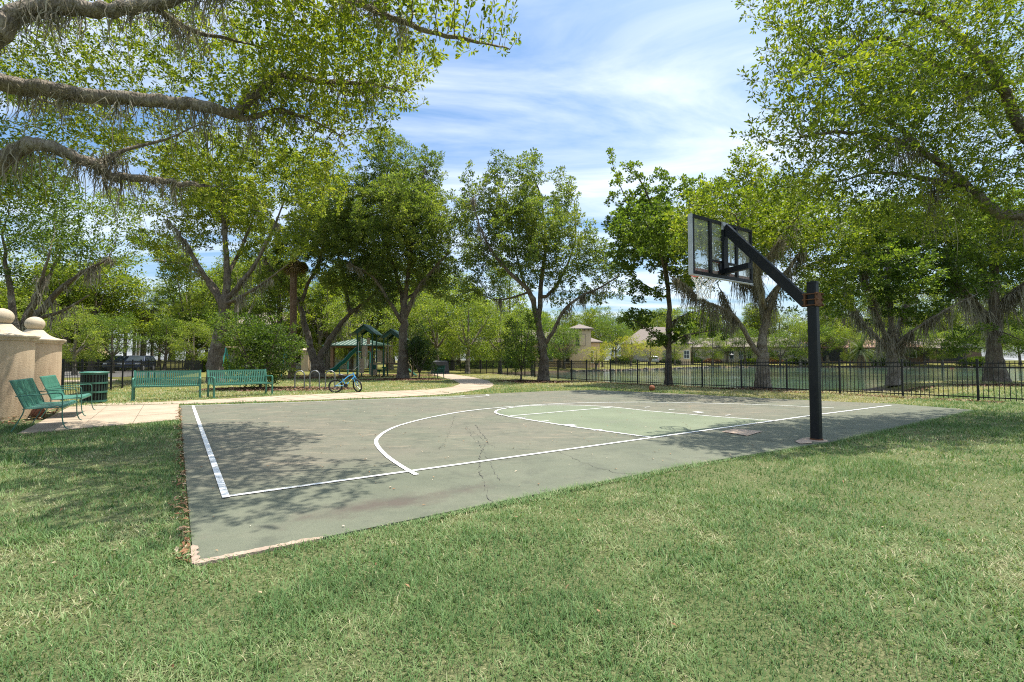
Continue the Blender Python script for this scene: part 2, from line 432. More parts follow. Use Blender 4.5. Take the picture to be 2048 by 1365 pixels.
# ------------------------------------------------------------------ mesh helpers
def setp(o, label=None, cat=None, group=None, kind=None):
    for k, v in (('label', label), ('category', cat), ('group', group), ('kind', kind)):
        if v: o[k] = v
    return o
def link(name, me, m, parent=None):
    if m is not None and not me.materials:
        me.materials.append(MATS[m])
    o = bpy.data.objects.new(name, me)
    C.objects.link(o)
    if parent is not None: o.parent = parent
    return o
def empty(name, loc=(0, 0, 0), rz=0.0, label=None, cat=None, group=None):
    o = bpy.data.objects.new(name, None)
    o.empty_display_size = 0.1
    C.objects.link(o)
    o.location = [float(x) for x in loc]
    o.rotation_euler = (0, 0, rz)
    return setp(o, label, cat, group)
def fastmesh(name, V, faces, tint=None, smooth=False):
    """V (N,3); faces: list of (M,k) int arrays"""
    me = bpy.data.meshes.new(name)
    V = np.ascontiguousarray(V, dtype=np.float32)
    me.vertices.add(len(V)); me.vertices.foreach_set('co', V.ravel())
    if not isinstance(faces, list): faces = [faces]
    faces = [np.asarray(f, dtype=np.int32) for f in faces if len(f)]
    nl = sum(f.size for f in faces); nf = sum(len(f) for f in faces)
    me.loops.add(nl); me.loops.foreach_set('vertex_index', np.concatenate([f.ravel() for f in faces]))
    sizes = np.concatenate([np.full(len(f), f.shape[1], np.int32) for f in faces])
    starts = np.concatenate([[0], np.cumsum(sizes)[:-1]]).astype(np.int32)
    me.polygons.add(nf)
    me.polygons.foreach_set('loop_start', starts)
    if smooth: me.polygons.foreach_set('use_smooth', np.ones(nf, bool))
    me.update(calc_edges=True)
    if tint is not None:
        at_ = me.attributes.new('tint', 'FLOAT', 'POINT')
        at_.data.foreach_set('value', np.ascontiguousarray(tint, dtype=np.float32))
    return me

class MB:
    def __init__(s): s.v = []; s.f = []
    def add(s, vs, fs):
        o = len(s.v)
        s.v += [tuple(float(a) for a in p) for p in vs]
        s.f += [[i + o for i in f] for f in fs]
        return s
    def box(s, c, d, rz=0.0, M=None):
        x, y, z = d[0] / 2, d[1] / 2, d[2] / 2
        vs = [Vector((a * x, b * y, e * z)) for e in (-1, 1) for a, b in ((-1, -1), (1, -1), (1, 1), (-1, 1))]
        if M is not None: vs = [M @ p for p in vs]
        elif rz: vs = [Matrix.Rotation(rz, 3, 'Z') @ p for p in vs]
        c = Vector([float(q) for q in c])
        return s.add([p + c for p in vs], [[3, 2, 1, 0], [4, 5, 6, 7], [0, 1, 5, 4], [1, 2, 6, 5], [2, 3, 7, 6], [3, 0, 4, 7]])
    def beam(s, a, b, w, h, up=(0, 0, 1), chamfer=0.0):
        a = Vector([float(q) for q in a]); b = Vector([float(q) for q in b])
        t = (b - a).normalized(); up = Vector(up)
        x = t.cross(up)
        if x.length < 1e-4: x = t.cross(Vector((0, 1, 0)))
        x.normalize(); y = x.cross(t).normalized()
        if chamfer:
            k = chamfer
            pr = [(-w/2+k, -h/2), (w/2-k, -h/2), (w/2, -h/2+k), (w/2, h/2-k), (w/2-k, h/2), (-w/2+k, h/2), (-w/2, h/2-k), (-w/2, -h/2+k)]
        else:
            pr = [(-w/2, -h/2), (w/2, -h/2), (w/2, h/2), (-w/2, h/2)]
        n = len(pr)
        vs = [p + x * q[0] + y * q[1] for p in (a, b) for q in pr]
        fs = [[i, (i + 1) % n, n + (i + 1) % n, n + i] for i in range(n)] + [list(range(n))[::-1], list(range(n, 2 * n))]
        return s.add(vs, fs)
    def tube(s, pts, r, k=8, cap=True, closed=False):
        P = [Vector([float(q) for q in p]) for p in pts]
        n = len(P)
        rr = r if hasattr(r, '__len__') else [r] * n
        ref = None; rings = []
        for i in range(n):
            if closed: t = (P[(i + 1) % n] - P[i - 1]).normalized()
            else: t = (P[min(i + 1, n - 1)] - P[max(i - 1, 0)]).normalized()
            if ref is None:
                ref = t.orthogonal().normalized()
            ref = (ref - t * ref.dot(t))
            ref = ref.normalized() if ref.length > 1e-6 else t.orthogonal().normalized()
            b = t.cross(ref)
            rings.append([P[i] + (ref * math.cos(2 * math.pi * j / k) + b * math.sin(2 * math.pi * j / k)) * rr[i] for j in range(k)])
        vs = [p for q in rings for p in q]
        fs = []
        for i in range(n if closed else n - 1):
            i2 = (i + 1) % n
            for j in range(k):
                fs.append([i * k + j, i * k + (j + 1) % k, i2 * k + (j + 1) % k, i2 * k + j])
        if cap and not closed:
            fs += [list(range(k))[::-1], list(range((n - 1) * k, n * k))]
        return s.add(vs, fs)
    def lathe(s, prof, k=32, c=(0, 0, 0)):
        vs = []; fs = []
        for r, z in prof:
            for j in range(k):
                a = 2 * math.pi * j / k
                vs.append((c[0] + r * math.cos(a), c[1] + r * math.sin(a), c[2] + z))
        for i in range(len(prof) - 1):
            for j in range(k):
                fs.append([i * k + j, i * k + (j + 1) % k, (i + 1) * k + (j + 1) % k, (i + 1) * k + j])
        fs += [list(range(k))[::-1], list(range((len(prof) - 1) * k, len(prof) * k))]
        return s.add(vs, fs)
    def prism(s, poly, z0, z1):
        n = len(poly)
        vs = [(p[0], p[1], z0) for p in poly] + [(p[0], p[1], z1) for p in poly]
        return s.add(vs, [list(range(n))[::-1], list(range(n, 2 * n))] + [[i, (i + 1) % n, n + (i + 1) % n, n + i] for i in range(n)])
    def sheet(s, poly, z):
        return s.add([(p[0], p[1], z) for p in poly], [list(range(len(poly)))])
    def ribbon(s, pts, w, z, closed=False):
        P = [np.array(p[:2], float) for p in pts]; n = len(P)
        vs = []; fs = []
        ww = w if hasattr(w, '__len__') else [w] * n
        for i in range(n):
            if closed: t = P[(i + 1) % n] - P[i - 1]
            else: t = P[min(i + 1, n - 1)] - P[max(i - 1, 0)]
            t = t / (np.linalg.norm(t) + 1e-9); nn = np.array([-t[1], t[0]])
            for sgn in (1, -1):
                q = P[i] + nn * ww[i] / 2 * sgn
                vs.append((q[0], q[1], z))
        for i in range(n if closed else n - 1):
            j = (i + 1) % n
            fs.append([2 * i, 2 * i + 1, 2 * j + 1, 2 * j])
        return s.add(vs, fs)
    def mesh(s, name, smooth=False):
        me = bpy.data.meshes.new(name)
        me.from_pydata(s.v, [], s.f)
        if smooth:
            me.polygons.foreach_set('use_smooth', [True] * len(me.polygons))
            try: me.set_sharp_from_angle(angle=R(40))
            except Exception: pass
        me.update()
        return me
    def build(s, name, m, parent=None, smooth=False, bevel=0.0):
        o = link(name, s.mesh(name, smooth), m, parent)
        if bevel:
            md = o.modifiers.new('bevel', 'BEVEL'); md.width = bevel; md.segments = 2; md.limit_method = 'ANGLE'
        return o

def crom(pts, n=6):
    """smooth a polyline (rows of numbers) with Catmull-Rom"""
    P = np.array(pts, float)
    P = np.vstack([2 * P[0] - P[1], P, 2 * P[-1] - P[-2]])
    out = []
    for i in range(1, len(P) - 2):
        for k in range(n):
            t = k / n
            out.append(0.5 * ((2 * P[i]) + (-P[i - 1] + P[i + 1]) * t + (2 * P[i - 1] - 5 * P[i] + 4 * P[i + 1] - P[i + 2]) * t * t + (-P[i - 1] + 3 * P[i] - 3 * P[i + 1] + P[i + 2]) * t ** 3))
    out.append(P[-2])
    return np.array(out)

# ------------------------------------------------------------------ terrain, pond
F0 = np.array([3.47, 22.5]) * H                  # corner of the pond fence
d1 = np.array([-0.592, 0.806]); d1 /= np.linalg.norm(d1)
d2 = np.array([-0.364, 0.931]); d2 /= np.linalg.norm(d2)
n1 = np.array([d1[1], -d1[0]]); n2 = np.array([d2[1], -d2[0]])
WZ = -0.42
near_shore = [F0 - d1 * 2.0 + n1 * 2.2, F0 - d1 * 9 + n1 * 2.6, F0 - d1 * 13.5 + n1 * 5.5, (19.5, 27.5), (26, 31.0), (36, 31.5), (60, 33), (110, 42)]
pond = [F0 + d2 * 27 + n2 * 3.0, F0 + d2 * 12 + n2 * 2.2] + near_shore + [(128, 80), (112, 101), (96, 108), (72, 113), (47, 113), (34, 97), (17, 76), (8, 68)]
pond = [np.array(p, float) for p in pond]
def terrain(x, y):
    ins = inpoly(x, y, pond)
    d = polydist(x, y, pond)
    sd = np.where(ins, -d, d)
    r = np.hypot(x, y)
    base = 1.05 * sstep(72, 118, r) + 0.0 * x
    z = base * sstep(0.0, 16.0, sd) + (1 - sstep(0.0, 2.0, sd)) * WZ * (r < 2000) * 1.0
    z = np.where(sd < 0, WZ - 0.8 * sstep(0, 3, -sd), z)
    # slight mounds at the two trees standing by the water
    for (bx, by, hgt, rad) in MOUNDS:
        z = z + hgt * np.exp(-((x - bx) ** 2 + (y - by) ** 2) / rad ** 2)
    return z
_m1 = at(1787, 770, 25.0); _m2 = at(1992, 768, 25.8)
MOUNDS = [(_m1[0], _m1[1], 0.10, 1.3), (_m2[0], _m2[1], 0.12, 1.6)]
def tz(x, y):
    return float(terrain(np.array([float(x)]), np.array([float(y)]))[0])

rad = np.concatenate([[0.0], np.linspace(1.0, 14, 14), np.linspace(15, 46, 54), np.geomspace(47, 140, 80), np.geomspace(146, 1500, 24)])
ang = np.concatenate([np.radians(np.linspace(-66, 66, 220)), np.radians(np.linspace(70, 290, 40))])
RR, AA = np.meshgrid(rad, ang, indexing='ij')
gx = RR * np.sin(AA); gy = RR * np.cos(AA)
gz = terrain(gx.ravel(), gy.ravel()).reshape(gx.shape)
na = len(ang)
ii, jj = np.meshgrid(np.arange(len(rad) - 1), np.arange(na), indexing='ij')
a = (ii * na + jj).ravel(); b2 = (ii * na + (jj + 1) % na).ravel()
c2 = ((ii + 1) * na + (jj + 1) % na).ravel(); d0 = ((ii + 1) * na + jj).ravel()
me = fastmesh('ground', np.stack([gx.ravel(), gy.ravel(), gz.ravel()], 1), np.stack([a, d0, c2, b2], 1), smooth=True)
setp(link('ground', me, 'ground_grass'), kind='structure')
setp(MB().sheet([p + (p - np.array([50, 70])) / np.linalg.norm(p - np.array([50, 70])) * 1.5 for p in pond], WZ + 0.02).build('pond_water', 'pond_water'), kind='structure')

# ------------------------------------------------------------------ court
CZ = 0.020
court_px = [(384, 1137), (975, 1011), (1400, 936), (1643, 893), (1950, 820.5), (1790, 808), (1660, 803), (1500, 795), (1300, 785), (1185, 780.5), (1110, 782), (1000, 787), (880, 793), (600, 804), (359, 811.5)]
court_poly = [gp(x, y, CZ)[:2] for x, y in court_px]
court_poly[0] = uv(-0.2, -1.23)[:2]; court_poly[1] = uv(1.5, -1.21)[:2]; court_poly[2] = uv(3.7, -1.22)[:2]; court_poly[3] = uv(6.3, -1.42)[:2]
court = MB().prism(court_poly, -0.12, CZ).build('basketball_court', 'court_paint')
setp(court, 'weathered grey green basketball half court with white lines', None, None, 'structure')
def cg(px, py): return gp(px, py, CZ)[:2]
def cu(u, v): return uv(u, v)[:2]
LZ = CZ + 0.008
LC, LR, FT = 4.69, 7.70, 3.13           # lane sides and free throw line (court units)
mid = (LC + LR) / 2; rad_k = (LR - LC) / 2
keypoly = [cu(LC, 0.0), cu(LR, 0.0), cu(LR - 0.33, FT + 0.1)]
arc_px = [(1226, 815), (1170, 812.2), (1110, 811.2), (1062, 812.6), (1025, 816), (1000, 820), (991, 824.5), (996, 829), (1017, 834)]
arc_pts = crom([cg(*p) for p in arc_px], 6)
key = [cu(LC, 0.0), cu(LR, 0.0)] + [cg(1300, 823)] + list(arc_pts) + [cg(1150, 855)]
MB().sheet(key, CZ + 0.004).build('key_paint', 'key_paint', court)
def line(name, pts, w=0.055, z=LZ): return MB().ribbon(pts, w, z).build(name, 'line_paint', court)
line('baseline', [cu(0, 0), cu(3, 0), cu(6, 0.0), cu(9, 0.02), cg(1782, 811.5)], 0.058)
line('sideline', [cu(0.02, -0.04), cu(0.01, 4), cg(386, 812.5)], 0.06, LZ + 0.002)
line('halfcourt_line', [cg(362, 813), cg(600, 805.5), cg(880, 794.3)], 0.03)
line('lane_line', [cu(LC, 0), cg(1150, 855), cg(1017, 834)])
line('lane_line', [cu(LR, 0), cg(1450, 835.5), cg(1300, 823), cg(1226, 815)], 0.05)
line('free_throw_line', [cg(1020, 833), cg(1120, 824.5), cg(1224, 815.5)], 0.05, LZ + 0.002)
line('free_throw_arc', arc_pts, 0.055, LZ + 0.004)
line('three_point_line', crom([cg(*p) for p in [(833, 951), (800, 932), (770, 910), (753, 889), (756, 876), (775, 862), (805, 850), (860, 836), (930, 823.5), (1000, 816), (1080, 810), (1160, 806.8), (1240, 805.4), (1330, 805.6), (1450, 808.3), (1560, 811.8), (1668, 817)]], 8), 0.057, LZ + 0.0005)
line('centre_circle', crom([cg(*p) for p in [(790, 798), (850, 798.6), (910, 797.2), (955, 794.3), (977, 791.6), (972, 789.6)]], 6), 0.045)
line('centre_circle', crom([cg(*p) for p in [(812, 797), (860, 796.6), (905, 795), (928, 793), (920, 791.6)]], 6), 0.035, LZ + 0.002)
MB().sheet([cg(*p) for p in [(830, 796.2), (865, 796), (904, 794.6), (925, 793), (918, 791.8), (885, 793.4)]], CZ + 0.004).build('centre_paint', 'key_paint', court)
for (v, l, w) in ((2.55, .16, .045), (1.95, .16, .045), (1.35, .16, .2), (0.75, .16, .045)):
    for s, u0 in ((-1, LC), (1, LR)):
        p = cu(u0 + s * .02, v + .12); q = cu(u0 + s * (.02 + l), v + .12)
        line('lane_mark', [p, q], w, LZ + 0.003)
def crack(px, w, seed):
    rs = np.random.RandomState(seed)
    P = np.array([cg(*p) for p in px])
    Q = []
    for i in range(len(P) - 1):
        n = max(2, int(np.linalg.norm(P[i + 1] - P[i]) / 0.06))
        for k in range(n):
            Q.append(P[i] + (P[i + 1] - P[i]) * k / n + rs.normal(0, 0.016, 2))
    Q.append(P[-1])
    ww = np.abs(rs.normal(w, w * 0.8, len(Q))) * .55 + 0.0008
    MB().ribbon(Q, list(ww), CZ + 0.006).build('crack', 'crack_dark', court)
crack([(950, 850), (975, 882), (962, 905), (957, 935), (968, 968), (975, 995), (995, 1012)], 0.010, 1)
crack([(905, 851), (930, 852), (960, 875), (990, 895), (1060, 900), (1130, 908)], 0.004, 2)
crack([(930, 855), (960, 890), (1000, 962)], 0.006, 3)
crack([(1120, 905), (1180, 932), (1230, 946), (1300, 951)], 0.006, 4)
crack([(910, 832), (893, 880), (880, 900)], 0.004, 5)
crack([(740, 802), (850, 818), (960, 826)], 0.005, 6)
for poly in ([(1443, 864.5), (1470, 858.5), (1526, 864), (1494, 873)], [(1590, 884), (1606, 877.5), (1622, 876), (1624, 888), (1600, 889)]):
    MB().sheet([cg(*p) for p in poly], CZ + 0.010).build('concrete_patch', 'patch_concrete', court)
# broken, unpainted concrete along the near corner
rs = np.random.RandomState(7)
def edge_strip(p0, p1, inward, n, wmax, nm):
    p0 = np.array(p0); p1 = np.array(p1); inward = np.array(inward)
    vs = []; fs = []
    for k in range(n + 1):
        t = k / n
        p = p0 + (p1 - p0) * t
        fade = min(1, 3 * t, 4 * (1 - t)) if nm else min(1, 6 * (1 - t))
        w = wmax * (0.35 + 0.65 * rs.rand()) * fade + 0.004
        vs += [tuple(p - inward * 0.012) + (-0.06,), tuple(p - inward * 0.010) + (CZ - 0.004 + rs.rand() * .006,), tuple(p + inward * w) + (CZ + 0.0055,)]
    for k in range(n):
        o = 3 * k
        fs += [[o, o + 3, o + 4, o + 1], [o + 1, o + 4, o + 5, o + 2]]
    return MB().add(vs, fs).build('exposed_edge', 'exposed_concrete', court)
edge_strip(cu(-0.2, -1.23), cu(0.40, -1.222), VD, 40, 0.036, False)
edge_strip(cu(-0.2, -1.23), cu(-0.2, -0.95), UD, 14, 0.035, False)

# ------------------------------------------------------------------ sidewalk, patio and path in separate slabs
def strip_slabs(name, L, Rr, n, z, label=None):
    L = np.array([gp(*p)[:2] for p in L]); Rr = np.array([gp(*p)[:2] for p in Rr])
    def samp(P, t):
        d = np.concatenate([[0], np.cumsum(np.linalg.norm(np.diff(P, axis=0), axis=1))])
        s = t * d[-1]
        return np.array([np.interp(s, d, P[:, 0]), np.interp(s, d, P[:, 1])])
    root = empty(name, (0, 0, 0)); setp(root, label, None, None, 'structure')
    for k in range(n):
        t0, t1 = k / n, (k + 1) / n
        sub = 4
        g = 0.012 / max(0.2, np.linalg.norm(samp(L, t1) - samp(L, t0))) * (t1 - t0)
        ts = np.linspace(t0 + g, t1 - g, sub)
        poly = [samp(L, t) for t in ts] + [samp(Rr, t) for t in ts[::-1]]
        MB().prism(poly, -0.1, z + 0.002 * (k % 2)).build('slab', 'concrete', root)
    return root, np.concatenate([L, Rr[::-1]])
_, walk_poly = strip_slabs('sidewalk', [(362, 809.5), (600, 802.5), (800, 795), (905, 789)], [(300, 806.5), (420, 800.5), (560, 793), (700, 787), (850, 780.5)], 14, 0.018)
_, patio_a = strip_slabs('patio', [(34, 869), (88, 841)], [(357, 841), (357, 827)], 3, 0.03)
patio_root = bpy.data.objects['patio']
def quad_grid(corners, nu, nv, root, z):
    P = [gp(*p)[:2] for p in corners]
    for i in range(nu):
        for j in range(nv):
            def bl(u, v): return (P[0] * (1 - u) + P[1] * u) * (1 - v) + (P[3] * (1 - u) + P[2] * u) * v
            e = 0.006
            q = [bl((i + e) / nu, (j + e) / nv), bl((i + 1 - e) / nu, (j + e) / nv), bl((i + 1 - e) / nu, (j + 1 - e) / nv), bl((i + e) / nu, (j + 1 - e) / nv)]
            MB().prism(q, -0.1, z + 0.002 * ((i + j) % 2)).build('slab', 'concrete', root)
for ch in list(patio_root.children): bpy.data.objects.remove(ch)
patio_px = [(34, 870), (358, 841), (358, 809.5), (139, 815)]
quad_grid(patio_px, 3, 3, patio_root, 0.018)
patio_poly = np.array([gp(*p)[:2] for p in patio_px])
quad_grid([(142, 814), (357, 809), (296, 806), (205, 808)], 2, 1, patio_root, 0.018)
path_L = [(850, 781), (905, 775), (921, 768.5), (908, 761.5), (885, 755.5), (866, 749.5), (850, 745)]
path_R = [(905, 788), (955, 781), (982, 776), (988, 770), (978, 763), (950, 756), (905, 749), (880, 744)]
_, path_poly = strip_slabs('path', path_L, path_R, 16, 0.016)
# road beyond the left fence, playground surfacing
def at_ground(px, D):
    p = at(px, 721, D); return np.array([p[0], p[1]])
road = [at_ground(-300, 30), at_ground(20, 33), at_ground(250, 36), at_ground(400, 55), at_ground(450, 85), at_ground(330, 92), at_ground(200, 62), at_ground(-300, 47)]
setp(MB().sheet(road, 0.012).build('road', 'asphalt'), None, None, None, 'structure')
setp(MB().prism([at_ground(-400, 24.5), at_ground(60, 26.5), at_ground(230, 28.5), at_ground(238, 31.0), at_ground(60, 29.0), at_ground(-400, 27)], -0.1, 0.03).build('footpath_by_road', 'concrete'), None, None, None, 'structure')

# ------------------------------------------------------------------ grass
def mulch_polys():
    P = []
    for (px, py, rx, ry, nm) in MULCH:
        c = gp(px, py)
        P.append((c[0], c[1], rx, ry))
    return P
MULCH = [(806, 760, 2.6, 1.7, 'a'), (1087, 765, 1.7, 1.4, 'b'), (1045, 763, 1.6, 1.0, 'c'), (1525, 779, 1.9, 1.0, 'd'), (560, 779, 3.2, 1.6, 'e'), (730, 752, 7.0, 3.2, 'f'), (640, 757, 2.6, 1.6, 'g'), (35, 838, 1.5, 1.2, 'h'), (120, 822, 1.2, 0.9, 'i'), (1787, 774, 2.0, .8, 'j'), (1992, 772, 2.2, .9, 'k')]
MP = mulch_polys()
def in_mulch(x, y, s=1.0):
    k = np.zeros(x.shape, bool)
    for cx, cy, rx, ry in MP:
        k |= ((x - cx) / (rx * s)) ** 2 + ((y - cy) / (ry * s)) ** 2 < 1 + 0.5 * (vnoise(x * 2.3, y * 2.3, 3) - .5)
    return k
def lawn_mask(x, y):
    m = inpoly(x, y, court_poly)
    for P in (patio_poly, walk_poly, path_poly, np.array(road)):
        m |= inpoly(x, y, P)
    m |= in_mulch(x, y)
    return ~m
rs = np.random.RandomState(11)
BV = []; BF3 = []; BF4 = []; BT = []; nv = 0
for (r0, r1, dens, hgt, wid, seg) in ((1.3, 3.0, 8200, .030, .0040, 2), (3.0, 4.8, 4600, .032, .0054, 2), (4.8, 8.0, 2200, .034, .009, 1), (8.0, 13.0, 950, .045, .014, 1), (13.0, 24.0, 330, .05, .022, 1), (24.0, 40.0, 70, .06, .035, 1)):
    n = int(0.5 * R(124) * (r1 * r1 - r0 * r0) * dens)
    r = np.sqrt(rs.uniform(r0 * r0, r1 * r1, n)); th = rs.uniform(R(-62), R(62), n)
    x = r * np.sin(th); y = r * np.cos(th)
    clump = vnoise(x * 7, y * 7, 5) * .6 + vnoise(x * 2.1, y * 2.1, 6) * .5
    keep = lawn_mask(x, y) & (rs.rand(n) < np.clip((clump - .05) * 1.8, .58, 1))
    tuft = sstep(.62, .8, vnoise(x * 1.7 + 7, y * 1.7, 15))[keep]
    x = x[keep]; y = y[keep]; n = len(x)
    z = terrain(x, y)
    k = z > -0.25
    x = x[k]; y = y[k]; z = z[k]; n = len(x); tuft = tuft[k]
    cu_ = (x - A0[0]) * UD[0] + (y - A0[1]) * UD[1]; cv_ = (x - A0[0]) * VD[0] + (y - A0[1]) * VD[1]
    behind = sstep(0.0, 1.0, cv_ / H + 0.2) * np.clip(sstep(11.2, 14, cu_ / H) + sstep(9.3, 10.3, cv_ / H), 0, 1)
    dry = 0.32 * vnoise(x * .8 + 3, y * .8, 8) + 0.40 * vnoise(x * 2.9, y * 2.9, 9) + 0.42 * vnoise(x * 9, y * 9, 10)
    yaw = rs.uniform(0, 2 * np.pi, n)
    tint = np.clip(.26 + (dry - 0.33) * .9 + rs.normal(0, 0.16, n), 0, 1)
    isdry = rs.rand(n) < sstep(0.50, 0.95, dry) * 0.75 + .04
    tint = np.where(isdry, rs.uniform(0.72, 1.0, n), np.minimum(tint, 0.72))
    tint = np.where(behind > .5, np.clip(tint + 0.30 + .18 * (cu_ / H > 12.5), 0, 1), tint)
    tint = np.clip(tint - .05 * tuft, 0, 1)
    hh = hgt * rs.uniform(.5, 1.35, n) * (0.65 + 0.7 * vnoise(x * 2.1, y * 2.1, 6)) * np.where(isdry, .6, 1) * (1 + .35 * tuft)
    lean = np.where(isdry, rs.uniform(1.2, 3.2, n), rs.uniform(.5, 1.9, n)) * hh
    dx = np.cos(yaw); dy = np.sin(yaw)
    w = wid * rs.uniform(.6, 1.3, n)
    sx = -dy * w / 2; sy = dx * w / 2
    if seg == 2:
        v = np.stack([np.stack([x - sx, y - sy, z - .004], 1), np.stack([x + sx, y + sy, z - .004], 1),
                      np.stack([x + dx * lean * .35 + sx * .8, y + dy * lean * .35 + sy * .8, z + hh * .6], 1),
                      np.stack([x + dx * lean * .35 - sx * .8, y + dy * lean * .35 - sy * .8, z + hh * .6], 1),
                      np.stack([x + dx * lean, y + dy * lean, z + hh * .95], 1)], 1).reshape(-1, 3)
        b0 = nv + np.arange(n) * 5
        BF4.append(np.stack([b0, b0 + 1, b0 + 2, b0 + 3], 1)); BF3.append(np.stack([b0 + 3, b0 + 2, b0 + 4], 1))
        BT.append(np.repeat(tint, 5)); nv += 5 * n
    else:
        v = np.stack([np.stack([x - sx, y - sy, z - .004], 1), np.stack([x + sx, y + sy, z - .004], 1), np.stack([x + dx * lean * .7, y + dy * lean * .7, z + hh], 1)], 1).reshape(-1, 3)
        b0 = nv + np.arange(n) * 3
        BF3.append(np.stack([b0, b0 + 1, b0 + 2], 1)); BT.append(np.repeat(tint, 3)); nv += 3 * n
    BV.append(v)
n = 9000
uu = rs.uniform(0.42, 13.0, n); ee = rs.normal(-.012, .03, n) * (0.5 + 1.3 * vnoise(uu * 3.1, uu * 0 + 2, 13))
P = np.array([court_poly[0] + (court_poly[2] - court_poly[0]) * ((a_ + .2) / 3.9) if a_ < 3.7 else (court_poly[2] + (court_poly[3] - court_poly[2]) * ((a_ - 3.7) / 2.6) if a_ < 6.3 else court_poly[3] + (court_poly[4] - court_poly[3]) * ((a_ - 6.3) / 6.7)) for a_ in uu])
x = P[:, 0] + VD[0] * (ee - .03); y = P[:, 1] + VD[1] * (ee - .03); z = np.where(ee > .03, CZ - .004, .012)
yaw = rs.normal(math.atan2(VD[1], VD[0]), 1.0, n); hh = rs.uniform(.008, .034, n) * (.5 + 1.2 * vnoise(uu * 2.2, uu * 0, 14)); lean = hh * rs.uniform(.6, 2.2, n); w = rs.uniform(.004, .009, n)
dx, dy = np.cos(yaw), np.sin(yaw); sx = -dy * w / 2; sy = dx * w / 2
BV.append(np.stack([np.stack([x - sx, y - sy, z], 1), np.stack([x + sx, y + sy, z], 1), np.stack([x + dx * lean, y + dy * lean, z + hh], 1)], 1).reshape(-1, 3))
b0 = nv + np.arange(n) * 3; BF3.append(np.stack([b0, b0 + 1, b0 + 2], 1)); BT.append(np.repeat(np.clip(rs.normal(.5, .2, n), 0, 1), 3)); nv += 3 * n
me = fastmesh('lawn_grass', np.concatenate(BV), [np.concatenate(BF4), np.concatenate(BF3)], np.concatenate(BT))
setp(link('lawn_grass', me, 'grass_blade'), 'short mown green and straw coloured lawn grass', 'grass', None, 'stuff')

# ------------------------------------------------------------------ litter and mulch: small chips
def chips(name, x, y, z, size, mat, seed, label=None, cat=None, flat=0.4, parent=None, tint=None):
    rs = np.random.RandomState(seed); n = len(x)
    yaw = rs.uniform(0, 2 * np.pi, n); L = size * rs.uniform(.5, 1.5, n); Wd = L * rs.uniform(.3, .55, n)
    d = np.stack([np.cos(yaw), np.sin(yaw), rs.normal(0, flat, n)], 1); d /= np.linalg.norm(d, axis=1)[:, None]
    s = np.stack([-np.sin(yaw), np.cos(yaw), rs.normal(0, flat, n)], 1); s /= np.linalg.norm(s, axis=1)[:, None]
    c = np.stack([x, y, z], 1)
    up = np.array([0, 0, 1.0])
    v = np.stack([c - d * L[:, None] / 2, c + s * Wd[:, None] / 2 + up * (L * .12)[:, None], c + d * L[:, None] / 2, c - s * Wd[:, None] / 2 + up * (L * .12)[:, None]], 1).reshape(-1, 3)
    b0 = np.arange(n) * 4
    t = rs.rand(n) if tint is None else tint
    me = fastmesh(name, v, np.stack([b0, b0 + 1, b0 + 2, b0 + 3], 1), np.repeat(t, 4))
    o = link(name, me, mat, parent)
    return setp(o, label, cat, None, 'stuff')
mulch_names = ['brown bark mulch round the oak beside the playground', 'brown mulch ring under the mossy oak by the path', 'mulch under the small leafy shrub by the pond fence', 'leaf mulch at the foot of the forked mossy oak', 'dark mulch under the big shrub behind the bench', 'reddish wood chips under the playground', 'mulch round the V shaped oak', 'leaf mulch at the foot of the nearer stucco pillar', 'leaf mulch at the foot of the farther stucco pillar', 'bare root mound under the fan branched tree by the water', 'bare root mound under the thick mossy trunk by the water']
rs = np.random.RandomState(5)
for (cx, cy, rx, ry), lb in zip(MP, mulch_names):
    n = int(np.clip(rx * ry * 520, 500, 5200))
    rr = np.sqrt(rs.rand(n)); tt = rs.uniform(0, 2 * np.pi, n)
    x = cx + rx * rr * np.cos(tt) * 1.08; y = cy + ry * rr * np.sin(tt) * 1.08
    k = in_mulch(x, y, 1.06) & ~inpoly(x, y, court_poly) & ~inpoly(x, y, patio_poly) & ~inpoly(x, y, walk_poly) & ~inpoly(x, y, path_poly)
    x, y = x[k], y[k]
    mz = 0.05 * np.clip(1 - ((x - cx) / rx) ** 2 - ((y - cy) / ry) ** 2, 0, 1)
    chips('mulch_bed', x, y, terrain(x, y) + mz + 0.015, 0.11 if cy > 14 else 0.07, 'mulch' if cy > 14 else 'litter', 20 + len(lb), lb, 'mulch', 0.25)
# fallen leaves: on the court, along its left edge, along the fence
X = []; Y = []; S = []
q = rs.uniform(0, 1, (800, 2)); pu = cu
P = np.array([cu(a * 13 - .1, b * 9.2 - 1.2) for a, b in q])
k = inpoly(P[:, 0], P[:, 1], court_poly); P = P[k]
chips('fallen_leaves', P[:, 0], P[:, 1], np.full(len(P), CZ + 0.010), 0.032, 'litter', 3, 'dry leaves scattered over the court', 'leaves', 0.15, tint=np.clip(rs.normal(.72, .25, len(P)), 0, 1))
n = 900
r = np.sqrt(rs.uniform(2.0, 22 ** 2, n)); th = rs.uniform(R(-60), R(60), n); P = np.stack([r * np.sin(th), r * np.cos(th)], 1)
P = P[lawn_mask(P[:, 0], P[:, 1])]
chips('lawn_leaves', P[:, 0], P[:, 1], terrain(P[:, 0], P[:, 1]) + .025, 0.03, 'litter', 8, 'dry leaves and twigs scattered over the lawn', 'leaves', 0.4)
n = 900
t = rs.uniform(-1.2, 8.2, n); e = np.abs(rs.normal(0, .035, n))
P = np.array([cu(-0.21 - ee, tt) for tt, ee in zip(t, e)])
k = vnoise(P[:, 0] * 4, P[:, 1] * 4, 4) > .35; P = P[k]
